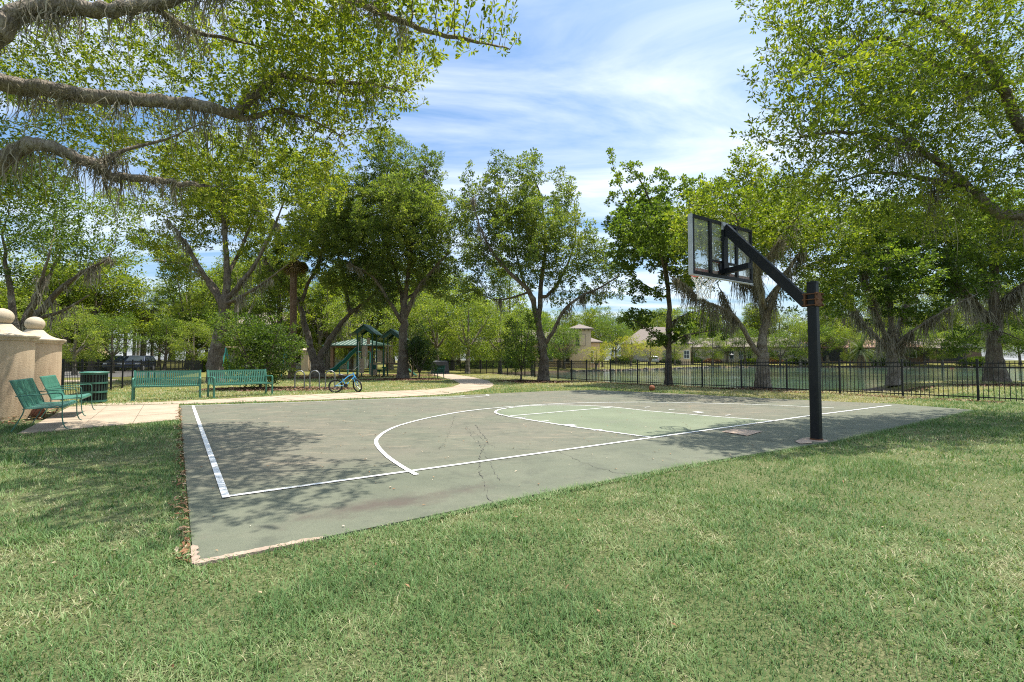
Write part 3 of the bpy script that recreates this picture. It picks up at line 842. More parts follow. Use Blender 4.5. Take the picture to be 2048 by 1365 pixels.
chips('edge_leaves', P[:, 0], P[:, 1], rs.uniform(.0, .04, len(P)), 0.045, 'litter', 4, 'brown leaves caught along the left edge of the court', 'leaves', 0.4)
n = 3600
t = rs.uniform(-17, 1.5, n); e = rs.normal(0.0, .32, n)
P = np.array([F0 + d1 * tt + n1 * ee for tt, ee in zip(t, e)])
chips('fence_leaves', P[:, 0], P[:, 1], terrain(P[:, 0], P[:, 1]) + .02, 0.075, 'litter', 6, 'brown leaves drifted along the foot of the pond fence', 'leaves', 0.3)

# ------------------------------------------------------------------ trees
def colonise(seed_pos, seed_par, attr, step, kill, infl, rs, iters=160, trop=0.05, wob=0.12):
    pos = [np.array(p) for p in seed_pos]; par = list(seed_par)
    P = np.array(pos)
    best = np.full(len(attr), 1e9); bi = np.zeros(len(attr), int)
    def upd(new, off):
        for s in range(0, len(new), 256):
            q = new[s:s + 256]
            d = np.linalg.norm(attr[:, None, :] - q[None], axis=2)
            j = d.argmin(1); dm = d[np.arange(len(attr)), j]
            k = dm < best
            best[k] = dm[k]; bi[k] = off + s + j[k]
    upd(P, 0)
    alive = best > kill * .6
    attr = attr[alive]; best = best[alive]; bi = bi[alive]
    allP = [P]; N = len(P); PP = P
    seen = {}
    for it in range(iters):
        if len(attr) == 0: break
        act = best < infl
        if not act.any():
            act = best < best.min() * 1.2
        idx = bi[act]
        dirs = attr[act] - PP[idx]
        dirs /= np.linalg.norm(dirs, axis=1)[:, None] + 1e-9
        u, inv = np.unique(idx, return_inverse=True)
        D = np.zeros((len(u), 3)); np.add.at(D, inv, dirs)
        D /= np.linalg.norm(D, axis=1)[:, None] + 1e-9
        D += rs.normal(0, wob, D.shape); D[:, 2] += trop
        D /= np.linalg.norm(D, axis=1)[:, None] + 1e-9
        # a node pulled evenly from all sides would stall: let it aim at one attractor instead
        last = np.zeros(len(u), int); last[inv] = np.arange(len(inv))
        ok = []; dead = set()
        for i, a in enumerate(u):
            c = seen.get(a, 0)
            if c == 1 or c == 2:
                D[i] = dirs[last[i]]
            if c < 4:
                seen[a] = c + 1; ok.append(i)
            else:
                dead.add(a)
        if dead:
            k = ~np.isin(bi, list(dead))
            attr = attr[k]; best = best[k]; bi = bi[k]
        if not ok:
            continue
        u = u[ok]; D = D[ok]
        new = PP[u] + D * step
        par += list(u)
        PP = np.vstack([PP, new])
        upd(new, N); N += len(new)
        k = best > kill
        attr = attr[k]; best = best[k]; bi = bi[k]
    return PP, np.array(par)

def skeleton_mesh(name, P, par, rad, mat, parent):
    n = len(P)
    kids = np.bincount(par[par >= 0], minlength=n)
    main = np.full(n, -1)
    order = np.argsort(rad)
    for i in order:
        if par[i] >= 0: main[par[i]] = i        # thickest child wins
    nxt = np.where(main >= 0, main, np.arange(n)); prv = np.where(par >= 0, par, np.arange(n))
    T = P[nxt] - P[prv]; T /= np.linalg.norm(T, axis=1)[:, None] + 1e-9
    ref = np.array([0.35, 0.88, 0.32])
    ch = np.arange(n)[par >= 0]
    VV = []; FF = []; off = 0
    for lo, hi, k in ((0.07, 1e9, 12), (0.02, 0.07, 6), (0, 0.02, 3)):
        e = ch[(rad[ch] >= lo) & (rad[ch] < hi)]
        if len(e) == 0: continue
        ism = main[par[e]] == e
        ra = np.where(ism, np.minimum(rad[par[e]], rad[e] * 2.5), np.minimum(rad[par[e]] * .95, rad[e] * 1.25))
        ta = np.where(ism[:, None], T[par[e]], T[e])
        def ring(c, t, r):
            x = np.cross(t, ref); x /= np.linalg.norm(x, axis=1)[:, None] + 1e-9
            y = np.cross(t, x)
            a = np.arange(k) * 2 * np.pi / k
            rr = r[:, None]
            if k == 12:
                rr = rr * (1 + 0.10 * (vnoise(c[:, None, 2] * 2.1 + np.cos(a)[None] * 1.6 + c[:, None, 0], c[:, None, 1] + np.sin(a)[None] * 1.6 + c[:, None, 2] * .7, 77) - .5) * 2)
            return c[:, None, :] + x[:, None, :] * (np.cos(a)[None] * rr)[..., None] + y[:, None, :] * (np.sin(a)[None] * rr)[..., None]
        A = ring(P[par[e]], ta, ra); B = ring(P[e], T[e], rad[e])
        m = len(e)
        v = np.concatenate([A, B], 1).reshape(-1, 3)
        base = off + np.arange(m)[:, None] * 2 * k + np.arange(k)[None]
        nb = off + np.arange(m)[:, None] * 2 * k + (np.arange(k)[None] + 1) % k
        FF.append(np.stack([base, nb, nb + k, base + k], 2).reshape(-1, 4))
        VV.append(v); off += len(v)
    me = fastmesh(name, np.concatenate(VV), FF, smooth=True)
    return link(name, me, mat, parent)

def leaves_mesh(c, d, nrm, L, Wd, tint, shape=4, fold=0.18):
    s = np.cross(nrm, d); s /= np.linalg.norm(s, axis=1)[:, None] + 1e-9
    nn = np.cross(d, s)
    L = L[:, None]; Wd = Wd[:, None]
    n = len(c)
    if shape == 6:
        v = np.stack([c, c + d * L * .33 + s * Wd * .42 + nn * Wd * fold, c + d * L * .72 + s * Wd * .46 + nn * (Wd * fold - L * .04), c + d * L - nn * L * .12,
                      c + d * L * .72 - s * Wd * .46 + nn * (Wd * fold - L * .04), c + d * L * .33 - s * Wd * .42 + nn * Wd * fold], 1)
        b = np.arange(n) * 6
        f = [np.stack([b, b + 1, b + 2, b + 3], 1), np.stack([b, b + 3, b + 4, b + 5], 1)]
        return v.reshape(-1, 3), f, np.repeat(tint, 6)
    v = np.stack([c, c + d * L * .55 + s * Wd * .5 + nn * Wd * fold, c + d * L, c + d * L * .55 - s * Wd * .5 + nn * Wd * fold], 1)
    b = np.arange(n) * 4
    return v.reshape(-1, 3), [np.stack([b, b + 1, b + 2, b + 3], 1)], np.repeat(tint, 4)

def unit(v): return v / (np.linalg.norm(v, axis=1)[:, None] + 1e-9)

def make_leaves(P, par, rad, rs, thr, per, spread, L, asp, upb, shape, tintf, shade_c=None):
    n = len(P)
    kids = np.bincount(par[par >= 0], minlength=n)
    w = np.where(rad < thr, np.where(kids == 0, 1.6, 0.75), 0.0)
    cnt = np.floor(w * per + rs.rand(n)).astype(int)
    idx = np.repeat(np.arange(n), cnt)
    m = len(idx)
    T = P - P[np.where(par >= 0, par, 0)]
    T = unit(T)
    off = rs.normal(0, 1, (m, 3)); off = unit(off) * (rs.rand(m) ** .5)[:, None] * spread
    off[:, 2] *= .7
    c = P[idx] + off + T[idx] * (rs.rand(m)[:, None] * spread * .8)
    d = unit(unit(off) * .8 + T[idx] * .7 + rs.normal(0, .45, (m, 3)) + np.array([0, 0, upb]))
    nrm = unit(rs.normal(0, .55, (m, 3)) + np.array([0, 0, .9]))
    LL = L * rs.uniform(.7, 1.25, m)
    tint = tintf(c, rs, idx)
    return leaves_mesh(c, d, nrm, LL, LL * asp * rs.uniform(.8, 1.2, m), tint, shape)

def moss_mesh(anchors, rs, per, lmin, lmax, wid):
    """hanging strands: thin tapering ribbons that wander as they fall"""
    m = len(anchors) * per
    a = np.repeat(anchors, per, 0) + np.concatenate([rs.normal(0, .085, (m, 2)), rs.normal(0, .05, (m, 1))], 1)
    cl = np.repeat(lmin + (lmax - lmin) * rs.rand(len(anchors)) ** 2.2, per)
    L = cl * rs.uniform(.3, 1.0, m)
    seg = 4
    V = []; yaw = rs.uniform(0, np.pi, m)
    cx = a.copy()
    drift = rs.normal(0, .09, (m, 2)); walk = np.zeros((m, 2))
    ws = np.array([1.0, 1.25, 1.0, .7, .15])
    for k in range(seg + 1):
        p = a.copy(); t = k / seg
        p[:, 2] -= L * t
        walk = walk + rs.normal(0, .03, (m, 2)) * (k > 0)
        p[:, :2] += drift * t * L[:, None] * 2 + walk
        w = wid * ws[k] * rs.uniform(.6, 1.3, m)
        s = np.stack([np.cos(yaw), np.sin(yaw), np.zeros(m)], 1) * w[:, None] / 2
        V += [p - s, p + s]
    v = np.stack(V, 1).reshape(-1, 3)
    b = np.arange(m) * (2 * (seg + 1))
    F = [np.stack([b + 2 * k, b + 2 * k + 1, b + 2 * k + 3, b + 2 * k + 2], 1) for k in range(seg)]
    return v, F, np.repeat(rs.rand(m), 2 * (seg + 1))

def tree(name, label, base, limbs, lobes, seed, leaf, bark='bark', group=None, dens=0.3, step=.35, kill=.5, infl=3.0, thr=.03, per=9, spread=.28, L=.13, asp=.5, upb=.25,
         shape=4, tip=.006, pexp=2.25, moss=0, moss_len=(.4, 1.3), moss_w=.03, moss_z=None, tint_bias=0.0, cat='tree', gap=0.42, moss_r=(.025, .3), trop=.05, flare=1.5, sub=5, maxr=9):
    """limbs: list of (rows of x,y,z, r0, r1); the first starts at the base; lobes: rows of x,y,z,rx,rz"""
    rs = np.random.RandomState(seed)
    base = np.array(base, float)
    root = empty(name, base, 0, label, cat, group)
    pos = []; par = []; rad0 = []
    for li, (pts, r0, r1) in enumerate(limbs):
        Q = crom(np.array(pts, float), sub)
        n = len(Q)
        wv = np.cumsum(rs.normal(0, 1, (n - 1, 3)), 0); wv -= np.linspace(0, 1, n - 1)[:, None] * wv[-1]
        Q[1:] += wv * np.minimum(r0, .2) * np.array([1, 1, .8]) * .10 + rs.normal(0, .08, (n - 1, 3)) * np.minimum(r0, .2)
        rr = np.linspace(r0, r1, n)
        if li == 0:
            zz = Q[:, 2] - Q[0, 2]
            rr = rr * (1 + (flare - 1) * np.exp(-zz / (2.2 * r0)))
            prev = -1
        else:
            d = np.linalg.norm(np.array(pos) - Q[0], axis=1); prev = int(d.argmin())
            Q = Q[1:] if d[prev] < np.linalg.norm(Q[1] - Q[0]) * 1.5 else Q
            rr = rr[-len(Q):]
        for q, r in zip(Q, rr):
            pos.append(q); par.append(prev); rad0.append(r); prev = len(pos) - 1
    A = []
    for (x, y, z, rx, rz) in lobes:
        n = int(max(8, 4.19 * rx * rx * rz / dens))
        v = rs.normal(0, 1, (n, 3)); v = unit(v) * (rs.rand(n) ** (1 / 2.6))[:, None]
        A.append(v * np.array([rx, rx, rz]) + np.array([x, y, z]))
    A = np.concatenate(A)
    g = vnoise(A[:, 0] * .8 / rx * 1.4 + 9, (A[:, 2] + A[:, 1] * .5) * .8 / rx * 1.4, seed % 50) * .6 + vnoise(A[:, 1] * 1.3, A[:, 2] * 1.3 + A[:, 0] * .6, seed % 37) * .4
    A = A[g > gap - .12 * rs.rand(len(A))]
    P, par = colonise(pos, par, A, step, kill, infl, rs, trop=trop)
    if DEBUG: print('TREE', label, 'attr', len(A), 'nodes', len(P))
    par = np.array(par); n = len(P)
    rad = np.zeros(n)
    acc = np.zeros(n)
    kids = np.bincount(par[par >= 0], minlength=n)
    acc[kids == 0] = tip ** pexp
    for i in range(n - 1, -1, -1):
        if par[i] >= 0: acc[par[i]] += acc[i]
    # seed rows may point forward only (parents always precede children)
    rad = np.minimum(acc ** (1 / pexp), maxr)
    ns = len(rad0)
    rad[:ns] = np.array(rad0)
    for i in range(ns, n):
        rad[i] = min(rad[i], rad[par[i]] * .85)
    P = P - base
    skeleton_mesh('trunk', P, par, np.maximum(rad, tip * .8), bark, root)
    zc = P[:, 2]
    def tintf(c, rs, idx):
        cl = vnoise(c[:, 0] * 1.1 + seed, c[:, 1] * 1.1 + c[:, 2] * 1.1, 40)
        return np.clip(.47 + (cl - .5) * .7 + rs.normal(0, .25, len(c)) + tint_bias, 0, 1)
    v, f, t = make_leaves(P, par, rad, rs, thr, per, spread, L, asp, upb, shape, tintf)
    if DEBUG: print('  leaves', len(f[0]))
    me = fastmesh('crown', v, f, t)
    o = link('crown', me, leaf, root); setp(o, kind='stuff')
    if moss:
        w = (rad > moss_r[0]) & (rad < moss_r[1]) & (zc > (moss_z if moss_z else 2.0))
        ii = np.where(w)[0]
        cen = P[rs.choice(ii, max(3, moss // 6))]
        dd = np.linalg.norm(P[ii][:, None] - cen[None], axis=2).min(1)
        pr_ = np.exp(-(dd / (.35 if tip < .004 else .8)) ** 2) + .03
        ii = rs.choice(ii, min(moss, 4 * len(ii)), replace=True, p=pr_ / pr_.sum())
        mv, mf, mt = moss_mesh(P[ii] - np.array([0, 0, .02]), rs, 16, moss_len[0], moss_len[1], moss_w)
        # tangled tufts sitting on the limbs
        tn = max(6, moss // 5)
        ca = np.repeat(P[rs.choice(ii, tn)], 34, 0); q_ = len(ca)
        dv_ = unit(rs.normal(0, 1, (q_, 3)) + np.array([0, 0, -.25])); ls = (5.0 * moss_w + .05) * rs.uniform(.5, 1.4, q_)
        sd2 = unit(np.cross(dv_, rs.normal(0, 1, (q_, 3)))) * (moss_w * .35)
        e1 = ca + dv_ * (ls * .55)[:, None]; e2 = ca + dv_ * ls[:, None] + np.array([0, 0, -1]) * (ls * .45)[:, None]
        tv = np.stack([ca - sd2, ca + sd2, e1 + sd2, e1 - sd2, e2 + sd2 * .2, e2 - sd2 * .2], 1).reshape(-1, 3)
        bb = len(mv) + np.arange(q_) * 6
        mf = mf + [np.stack([bb, bb + 1, bb + 2, bb + 3], 1), np.stack([bb + 3, bb + 2, bb + 4, bb + 5], 1)]
        mv = np.concatenate([mv, tv]); mt = np.concatenate([mt, np.repeat(rs.rand(q_) * .8, 6)])
        o = link('spanish_moss', fastmesh('spanish_moss', mv, mf, mt), 'moss', root); setp(o, kind='stuff')
    return root, P + base, par, rad

def limb(D, rows, r0, r1):
    return ([at(p[0], p[1], D + (p[2] if len(p) > 2 else 0)) for p in rows], r0, r1)
def lobe(D, rows, g=1.0):
    out = []
    for p in rows:
        c = at(p[0], p[1], D + (p[4] if len(p) > 4 else 0))
        out.append((c[0], c[1], c[2], p[2] * g, (p[3] if len(p) > 3 else p[2]) * g))
    return out

# the big oak at the left whose limbs reach over the court (its trunk stands outside the frame)
nl_base = (-9.7, 6.3, 0)
nl_limbs = [([(-9.7, 6.3, -.05), (-9.65, 6.3, 1.0), (-9.4, 6.4, 2.2), (-8.9, 6.6, 3.4)], .42, .33),
    ([(-8.9, 6.6, 3.4)] + [tuple(at(*p)) for p in [(-60, 350, 7.0), (0, 318, 7.0), (50, 291, 7.0), (110, 299, 7.1), (190, 330, 7.3), (230, 357, 7.5), (290, 361, 7.7), (350, 366, 7.9), (410, 372, 8.2)]], .135, .035),
    ([(-8.9, 6.6, 3.4), (-8.6, 6.7, 4.3)] + [tuple(at(*p)) for p in [(-40, 172, 6.9), (60, 176, 7.0), (150, 186, 7.1), (250, 192, 7.2), (350, 203, 7.3), (430, 222, 7.4), (470, 228, 7.5)]], .145, .075),
    ([tuple(at(*p)) for p in [(470, 228, 7.5), (520, 182, 7.7), (560, 152, 7.9), (640, 166, 8.1), (740, 172, 8.4), (810, 184, 8.7)]], .085, .02),
    ([tuple(at(*p)) for p in [(470, 228, 7.5), (500, 236, 7.6), (560, 222, 7.9), (620, 242, 8.2), (680, 270, 8.6)]], .06, .015),
    ([(-8.6, 6.7, 4.3), (-8.2, 6.5, 5.2)] + [tuple(at(*p)) for p in [(-30, 95, 6.3), (30, 36, 6.35), (110, 12, 6.45), (200, 18, 6.6), (300, 10, 6.75), (420, -12, 7.0), (520, -8, 7.2), (610, -30, 7.3)]], .155, .055),
    ([tuple(at(*p)) for p in [(420, -12, 7.0), (520, -60, 6.5), (640, -40, 6.1), (700, -6, 6.0), (790, 36, 6.05), (880, 68, 6.1), (960, 84, 6.2), (1020, 100, 6.3)]], .07, .012),
    ([tuple(at(*p)) for p in [(190, 330, 7.3), (250, 300, 7.6), (330, 280, 8.0), (400, 250, 8.4)]], .04, .012),
    ([tuple(at(*p)) for p in [(300, 10, 6.75), (380, 60, 7.2), (460, 80, 7.6), (540, 100, 8.0)]], .05, .012)]
nl_lobes = lobe(0, [(690, 170, 1.15, .75, 8.4), (640, 160, 1.0, .6, 7.5), (745, 130, .9, .55, 7.7), (560, 200, 1.0, .5, 7.7), (660, 60, 1.0, .6, 7.2), (590, 70, 1.15, .8, 8.0), (790, 160, .75, .55, 8.6), (840, 110, .5, .3, 8.2), (430, 110, 1.2, .8, 8.9), (230, 100, 1.3, .9, 9.4), (60, 120, 1.4, .9, 9.4), (320, 280, 1.2, .7, 9.4), (560, 290, 1.1, .8, 9.0), (700, 260, .7, .5, 9.0),
    (900, -110, .9, .45, 5.6), (770, -140, .9, .45, 5.5), (1000, -60, .5, .3, 5.7), (700, 70, .9, .5, 6.9), (600, 20, .9, .5, 6.9), (870, 40, .85, .4, 6.1), (770, 10, .8, .45, 6.1), (980, 50, .55, .32, 6.2), (640, -30, 1.1, .6, 6.6), (150, 260, 1.2, .7, 9.6), (0, 330, 1.2, .8, 9.4), (450, 380, 1.0, .6, 9.2), (620, 380, .8, .5, 9.6), (300, -40, 1.1, .5, 8.2), (560, -90, 1.0, .5, 7.4), (780, -80, 1.0, .5, 6.8)]) + [(-1.0, 4.7, 5.5, .8, .35), (-2.0, 5.1, 5.8, .9, .4), (-2.9, 5.7, 6.0, .8, .4), (-0.2, 5.3, 5.9, .6, .3)]
tree('overhanging_oak', 'big oak at left, mossy limbs arching over the near court', nl_base, nl_limbs, nl_lobes, 3, 'leaf_oak', 'bark_grey', dens=.0085, step=.11, kill=.14, infl=1.6, thr=.011, per=8.5, spread=.060, L=.072, asp=.42, upb=.2, shape=6, tip=.0028, pexp=2.1, moss=240, moss_len=(.06, 1.0), moss_w=.012, moss_z=2.6, tint_bias=.12, gap=.30, moss_r=(.03, .3), maxr=.05)

nr_limbs = [([(13.6, 10.6, -.05), (13.5, 10.6, 1.5), (13.2, 10.5, 3.0), (12.7, 10.4, 4.0)], .40, .30),
    ([(13.2, 10.5, 3.0)] + [tuple(at(*p)) for p in [(2140, 455, 10.1), (2048, 437, 10), (1990, 430, 10), (1950, 392, 9.9), (1900, 352, 9.8), (1850, 312, 9.7), (1800, 288, 9.6), (1740, 275, 9.4), (1680, 268, 8.7), (1600, 275, 8.1)]], .125, .02),
    ([(12.7, 10.4, 4.0)] + [tuple(at(*p)) for p in [(2110, 330, 10.4), (2048, 282, 10.3), (2000, 205, 10.2), (1965, 140, 10.0), (1930, 100, 10.0), (1880, 50, 9.8), (1830, 25, 9.6), (1780, 22, 9.4)]], .14, .03),
    ([tuple(at(*p)) for p in [(1985, 180, 10.1), (1930, 152, 10.0), (1860, 122, 9.8), (1800, 85, 9.6), (1740, 80, 9.3), (1690, 115, 8.7), (1620, 145, 8.2)]], .07, .015),
    ([tuple(at(*p)) for p in [(1990, 430, 10), (1920, 378, 9.9), (1850, 358, 9.8), (1750, 345, 9.6), (1680, 362, 9.4)]], .07, .015),
    ([tuple(at(*p)) for p in [(1850, 312, 9.7), (1800, 255, 9.6), (1745, 230, 9.4), (1705, 190, 9.2)]], .06, .015),
    ([(12.7, 10.4, 4.0), (13.0, 10.2, 6.0), (12.6, 10.0, 8.0)], .22, .06)]
nr_lobes = lobe(0, [(1900, 110, 1.9, 1.1, 10), (1720, 60, 1.5, .8, 9.4), (1610, 60, .9, .7, 8.3), (1590, 140, .85, .55, 8.1), (1690, 210, 1.3, .8, 8.4), (1570, 265, .75, .36, 7.9), (1505, 268, .38, .18, 7.8), (1830, 270, 1.4, .9, 9.7), (1680, 350, 1.2, .6, 9.5), (1780, 400, 1.1, .6, 9.8), (1990, 280, 1.6, 1.1, 10.6), (1950, -60, 1.5, .8, 10), (1720, -80, 1.2, .6, 9.5),
    (1900, 420, 1.2, .7, 10.3), (2160, 120, 2.2, 1.4, 11), (2040, 470, 1.0, .6, 10.6), (1600, 380, .7, .4, 9.4), (1850, 190, 1.3, .8, 9.3), (1580, -30, 1.0, .6, 8.6), (1600, 190, .7, .4, 7.4), (1680, 150, .8, .5, 7.6), (1630, 230, .6, .35, 7.2), (1740, 230, .8, .45, 7.8), (1750, 180, 1.2, .8, 8.4), (1660, 320, .9, .5, 8.3), (1830, 420, 1.1, .5, 9.6), (1960, 380, 1.2, .6, 9.8), (1720, 300, .9, .5, 8.8), (1850, 60, 1.4, .8, 8.8)])
tree('overhanging_oak', 'leafy oak at right, brown limbs slanting down behind the hoop', (13.6, 10.6, 0), nr_limbs, nr_lobes, 5, 'leaf_oak', 'bark', dens=.014, step=.125, kill=.17, infl=1.8, thr=.012, per=10, spread=.070, L=.088, asp=.38, upb=.25, shape=4, tip=.003, pexp=2.1, moss=45, moss_len=(.5, 1.7), moss_w=.013, moss_z=3.0, tint_bias=.0, gap=.33, moss_r=(.04, .3), maxr=.05)

MID = dict(dens=.05, step=.22, kill=.30, infl=3.0, thr=.020, per=20, spread=.185, L=.145, asp=.52, tip=.0055, gap=.46, maxr=.12)
D = 33.4
tree('laurel_oak', 'tall dark green oak beside the playground towers', at(806, 758, D) * np.array([1, 1, 0]),
    [limb(D, [(806, 760), (806, 715), (808, 660), (808, 612)], .34, .25), limb(D, [(808, 612), (795, 560, .5), (777, 500, 1), (768, 430, 1), (776, 360, .5)], .19, .05), limb(D, [(808, 640), (835, 580, -.6), (868, 540, -1), (900, 505, -1.5)], .18, .05),
     limb(D, [(806, 650), (775, 595, -.8), (745, 555, -1.4), (705, 532, -2)], .15, .05), limb(D, [(808, 612), (822, 500, -.6), (830, 400, -.5), (850, 340, 0)], .16, .04), limb(D, [(810, 600), (850, 570, 2), (880, 520, 3)], .12, .04)],
    lobe(D, [(780, 330, 1.5, 1.7), (840, 370, 1.6, 1.5), (885, 440, 1.6, 1.7), (725, 400, 1.7, 1.7), (800, 440, 2.2, 2.0), (880, 510, 1.7, 1.3), (720, 500, 1.9, 1.5), (800, 540, 2.2, 1.2), (690, 560, 1.4, .9), (890, 570, 1.2, .9), (765, 290, .9, .9), (690, 440, 1.5, 1.4), (800, 420, 2.6, 2.4, 2.5), (800, 440, 2.4, 2.2, -2.0), (760, 600, 1.2, .7), (935, 500, 1.0, 1.0), (930, 420, .8, .9), (660, 490, 1.2, .9), (860, 320, .8, .8)], 1.32), 21, 'leaf_laurel', moss=50, tint_bias=.08, moss_len=(.4, 1.1), **MID)
D = 29.3
tree('laurel_oak', 'mossy oak in the middle, forked above its thick trunk', at(1087, 763, D) * np.array([1, 1, 0]),
    [limb(D, [(1087, 765), (1087, 735), (1084, 700), (1080, 668)], .29, .24), limb(D, [(1080, 668), (1070, 620), (1060, 585, -.3), (1020, 545, -.6), (985, 500, -1), (960, 450, -1.2), (945, 400, -1)], .19, .03), limb(D, [(1088, 690), (1108, 660, -.5), (1130, 620, -.8), (1165, 592, -1), (1205, 574, -1.2), (1240, 550, -1.4)], .13, .03),
     limb(D, [(1078, 650), (1085, 560, .5), (1092, 480, .8), (1082, 400, .8), (1064, 345, .6)], .17, .03), limb(D, [(1085, 600), (1120, 560, 1.2), (1150, 480, 1.8), (1148, 400, 2)], .11, .03), limb(D, [(1060, 585), (1000, 600, 1), (960, 590, 1.5)], .07, .02), limb(D, [(1072, 620), (1040, 540, 1.8), (1020, 440, 2)], .11, .03)],
    lobe(D, [(1055, 370, 1.3, 1.4), (1000, 390, 1.2, 1.4), (1110, 420, 1.4, 1.4), (955, 430, 1.1, 1.3), (1045, 450, 1.8, 1.6), (1150, 490, 1.5, 1.3), (985, 510, 1.3, 1.0), (1200, 530, 1.2, .9), (1090, 540, 1.7, 1.0), (1150, 395, .5, 1.2), (940, 360, .5, .9), (955, 575, .9, .7), (1180, 590, 1.0, .5), (1060, 450, 2.0, 1.9, 2.2), (1060, 470, 1.8, 1.6, -1.8), (1065, 325, .45, .6), (1240, 510, .7, .7), (1120, 350, .4, .7), (930, 520, .8, .6), (1235, 580, .8, .4), (1000, 330, .5, .8), (920, 600, .7, .4), (1110, 600, .9, .4)], 1.34), 22, 'leaf_laurel', moss=55, moss_len=(.3, 1.5), tint_bias=.08, **MID)
D = 24.5
tree('sweetgum', 'slender straight trunked broadleaf tree left of the hoop net', at(1337, 770, D) * np.array([1, 1, 0]),
    [limb(D, [(1337, 772), (1336, 700), (1336, 640), (1335, 580), (1328, 520), (1314, 450), (1296, 390), (1270, 340)], .165, .03), limb(D, [(1336, 700), (1310, 672, -.3), (1275, 645, -.6), (1250, 640, -.8)], .05, .015), limb(D, [(1336, 690), (1370, 672, -.3), (1410, 664, -.5), (1455, 658, -.8)], .05, .015), limb(D, [(1336, 650), (1370, 630, .3), (1420, 615, .4)], .045, .015), limb(D, [(1334, 600), (1290, 570, .4), (1250, 550, .6)], .05, .015), limb(D, [(1330, 530), (1360, 470, .3), (1380, 410, .6)], .06, .015), limb(D, [(1314, 450), (1255, 400, .4), (1225, 330, .6)], .055, .012), limb(D, [(1335, 580), (1325, 520, -2), (1305, 470, -4), (1290, 440, -5.6)], .07, .015)],
    lobe(D, [(1255, 350, .8, 1.1), (1305, 390, 1.1, 1.2), (1255, 440, 1.1, 1.0), (1325, 470, 1.5, 1.2), (1245, 520, .95, .8), (1345, 545, 1.2, .9), (1275, 640, .9, .6), (1395, 645, 1.0, .6), (1440, 662, .7, .4), (1300, 580, 1.1, .7), (1225, 320, .35, .7), (1375, 390, .8, .9), (1385, 460, 1.0, .9), (1300, 310, .3, .7), (1310, 450, 1.4, 1.4, 1.6), (1320, 480, 1.2, 1.2, -1.4), (1330, 680, .9, .4), (1225, 400, .35, .35), (1290, 440, 1.1, .7, -5.4), (1340, 480, 1.0, .6, -4.8), (1260, 470, .9, .5, -4.4), (1320, 500, .9, .6, -3.0)], 1.12), 23, 'leaf_gum', 'bark', tint_bias=.10, moss=12, **{**MID, 'asp': .8, 'L': .125, 'per': 30})
D = 21.8
tree('live_oak', 'leaning oak behind the hoop, forked low and hung with moss', at(1525, 777, D) * np.array([1, 1, 0]),
    [limb(D, [(1525, 779), (1523, 745), (1522, 715), (1524, 690)], .27, .22), limb(D, [(1524, 690), (1531, 640), (1526, 600), (1514, 555), (1500, 500, .3), (1488, 440, .5), (1492, 380, .6)], .19, .03), limb(D, [(1520, 712), (1495, 675, -.3), (1472, 642, -.5), (1442, 620, -.7), (1405, 602, -1), (1370, 572, -1.2), (1340, 552, -1.4)], .125, .02),
     limb(D, [(1530, 640), (1562, 565, -.3), (1592, 520, -.4), (1625, 470, -.4), (1660, 430, -.2)], .12, .02), limb(D, [(1528, 610), (1570, 560, 1.2), (1640, 520, 2), (1700, 500, 2.4)], .1, .02), limb(D, [(1520, 580), (1470, 560, 1), (1420, 500, 1.4), (1400, 440, 1.6)], .1, .02), limb(D, [(1472, 642), (1450, 600, .2), (1430, 560, .3)], .05, .015), limb(D, [(1528, 620), (1515, 550, -1.6), (1490, 480, -3.6), (1470, 430, -5.4)], .10, .02), limb(D, [(1515, 550, -1.6), (1560, 480, -3.4), (1590, 440, -5)], .07, .02)],
    lobe(D, [(1410, 420, 1.1, 1.0), (1490, 390, 1.2, 1.1), (1570, 420, 1.3, 1.1), (1640, 440, 1.2, 1.1), (1450, 480, 1.0, .7), (1560, 490, 1.1, .7), (1640, 540, 1.1, .8), (1395, 555, .8, .5), (1700, 500, 1.0, .8), (1490, 335, .7, .7), (1680, 600, .9, .6), (1370, 480, .8, .7), (1540, 440, 1.6, 1.2, 1.8), (1540, 460, 1.2, 1.0, -1.4), (1610, 380, .9, .7), (1720, 440, 1.0, .8), (1600, 600, .9, .5), (1450, 430, 1.1, .7, -4.8), (1560, 440, 1.1, .7, -5.0), (1390, 460, 1.0, .6, -4.6), (1640, 460, 1.0, .6, -4.4), (1500, 470, 1.0, .6, -3.0), (1430, 400, .8, .5, -6.0), (1540, 400, .8, .5, -6.2)], 1.32), 24, 'leaf_oak', 'bark_grey', moss=260, moss_len=(.4, 1.9), moss_w=.022, moss_z=3.0, **{**MID, 'L': .13, 'dens': .035})
D = 25.0
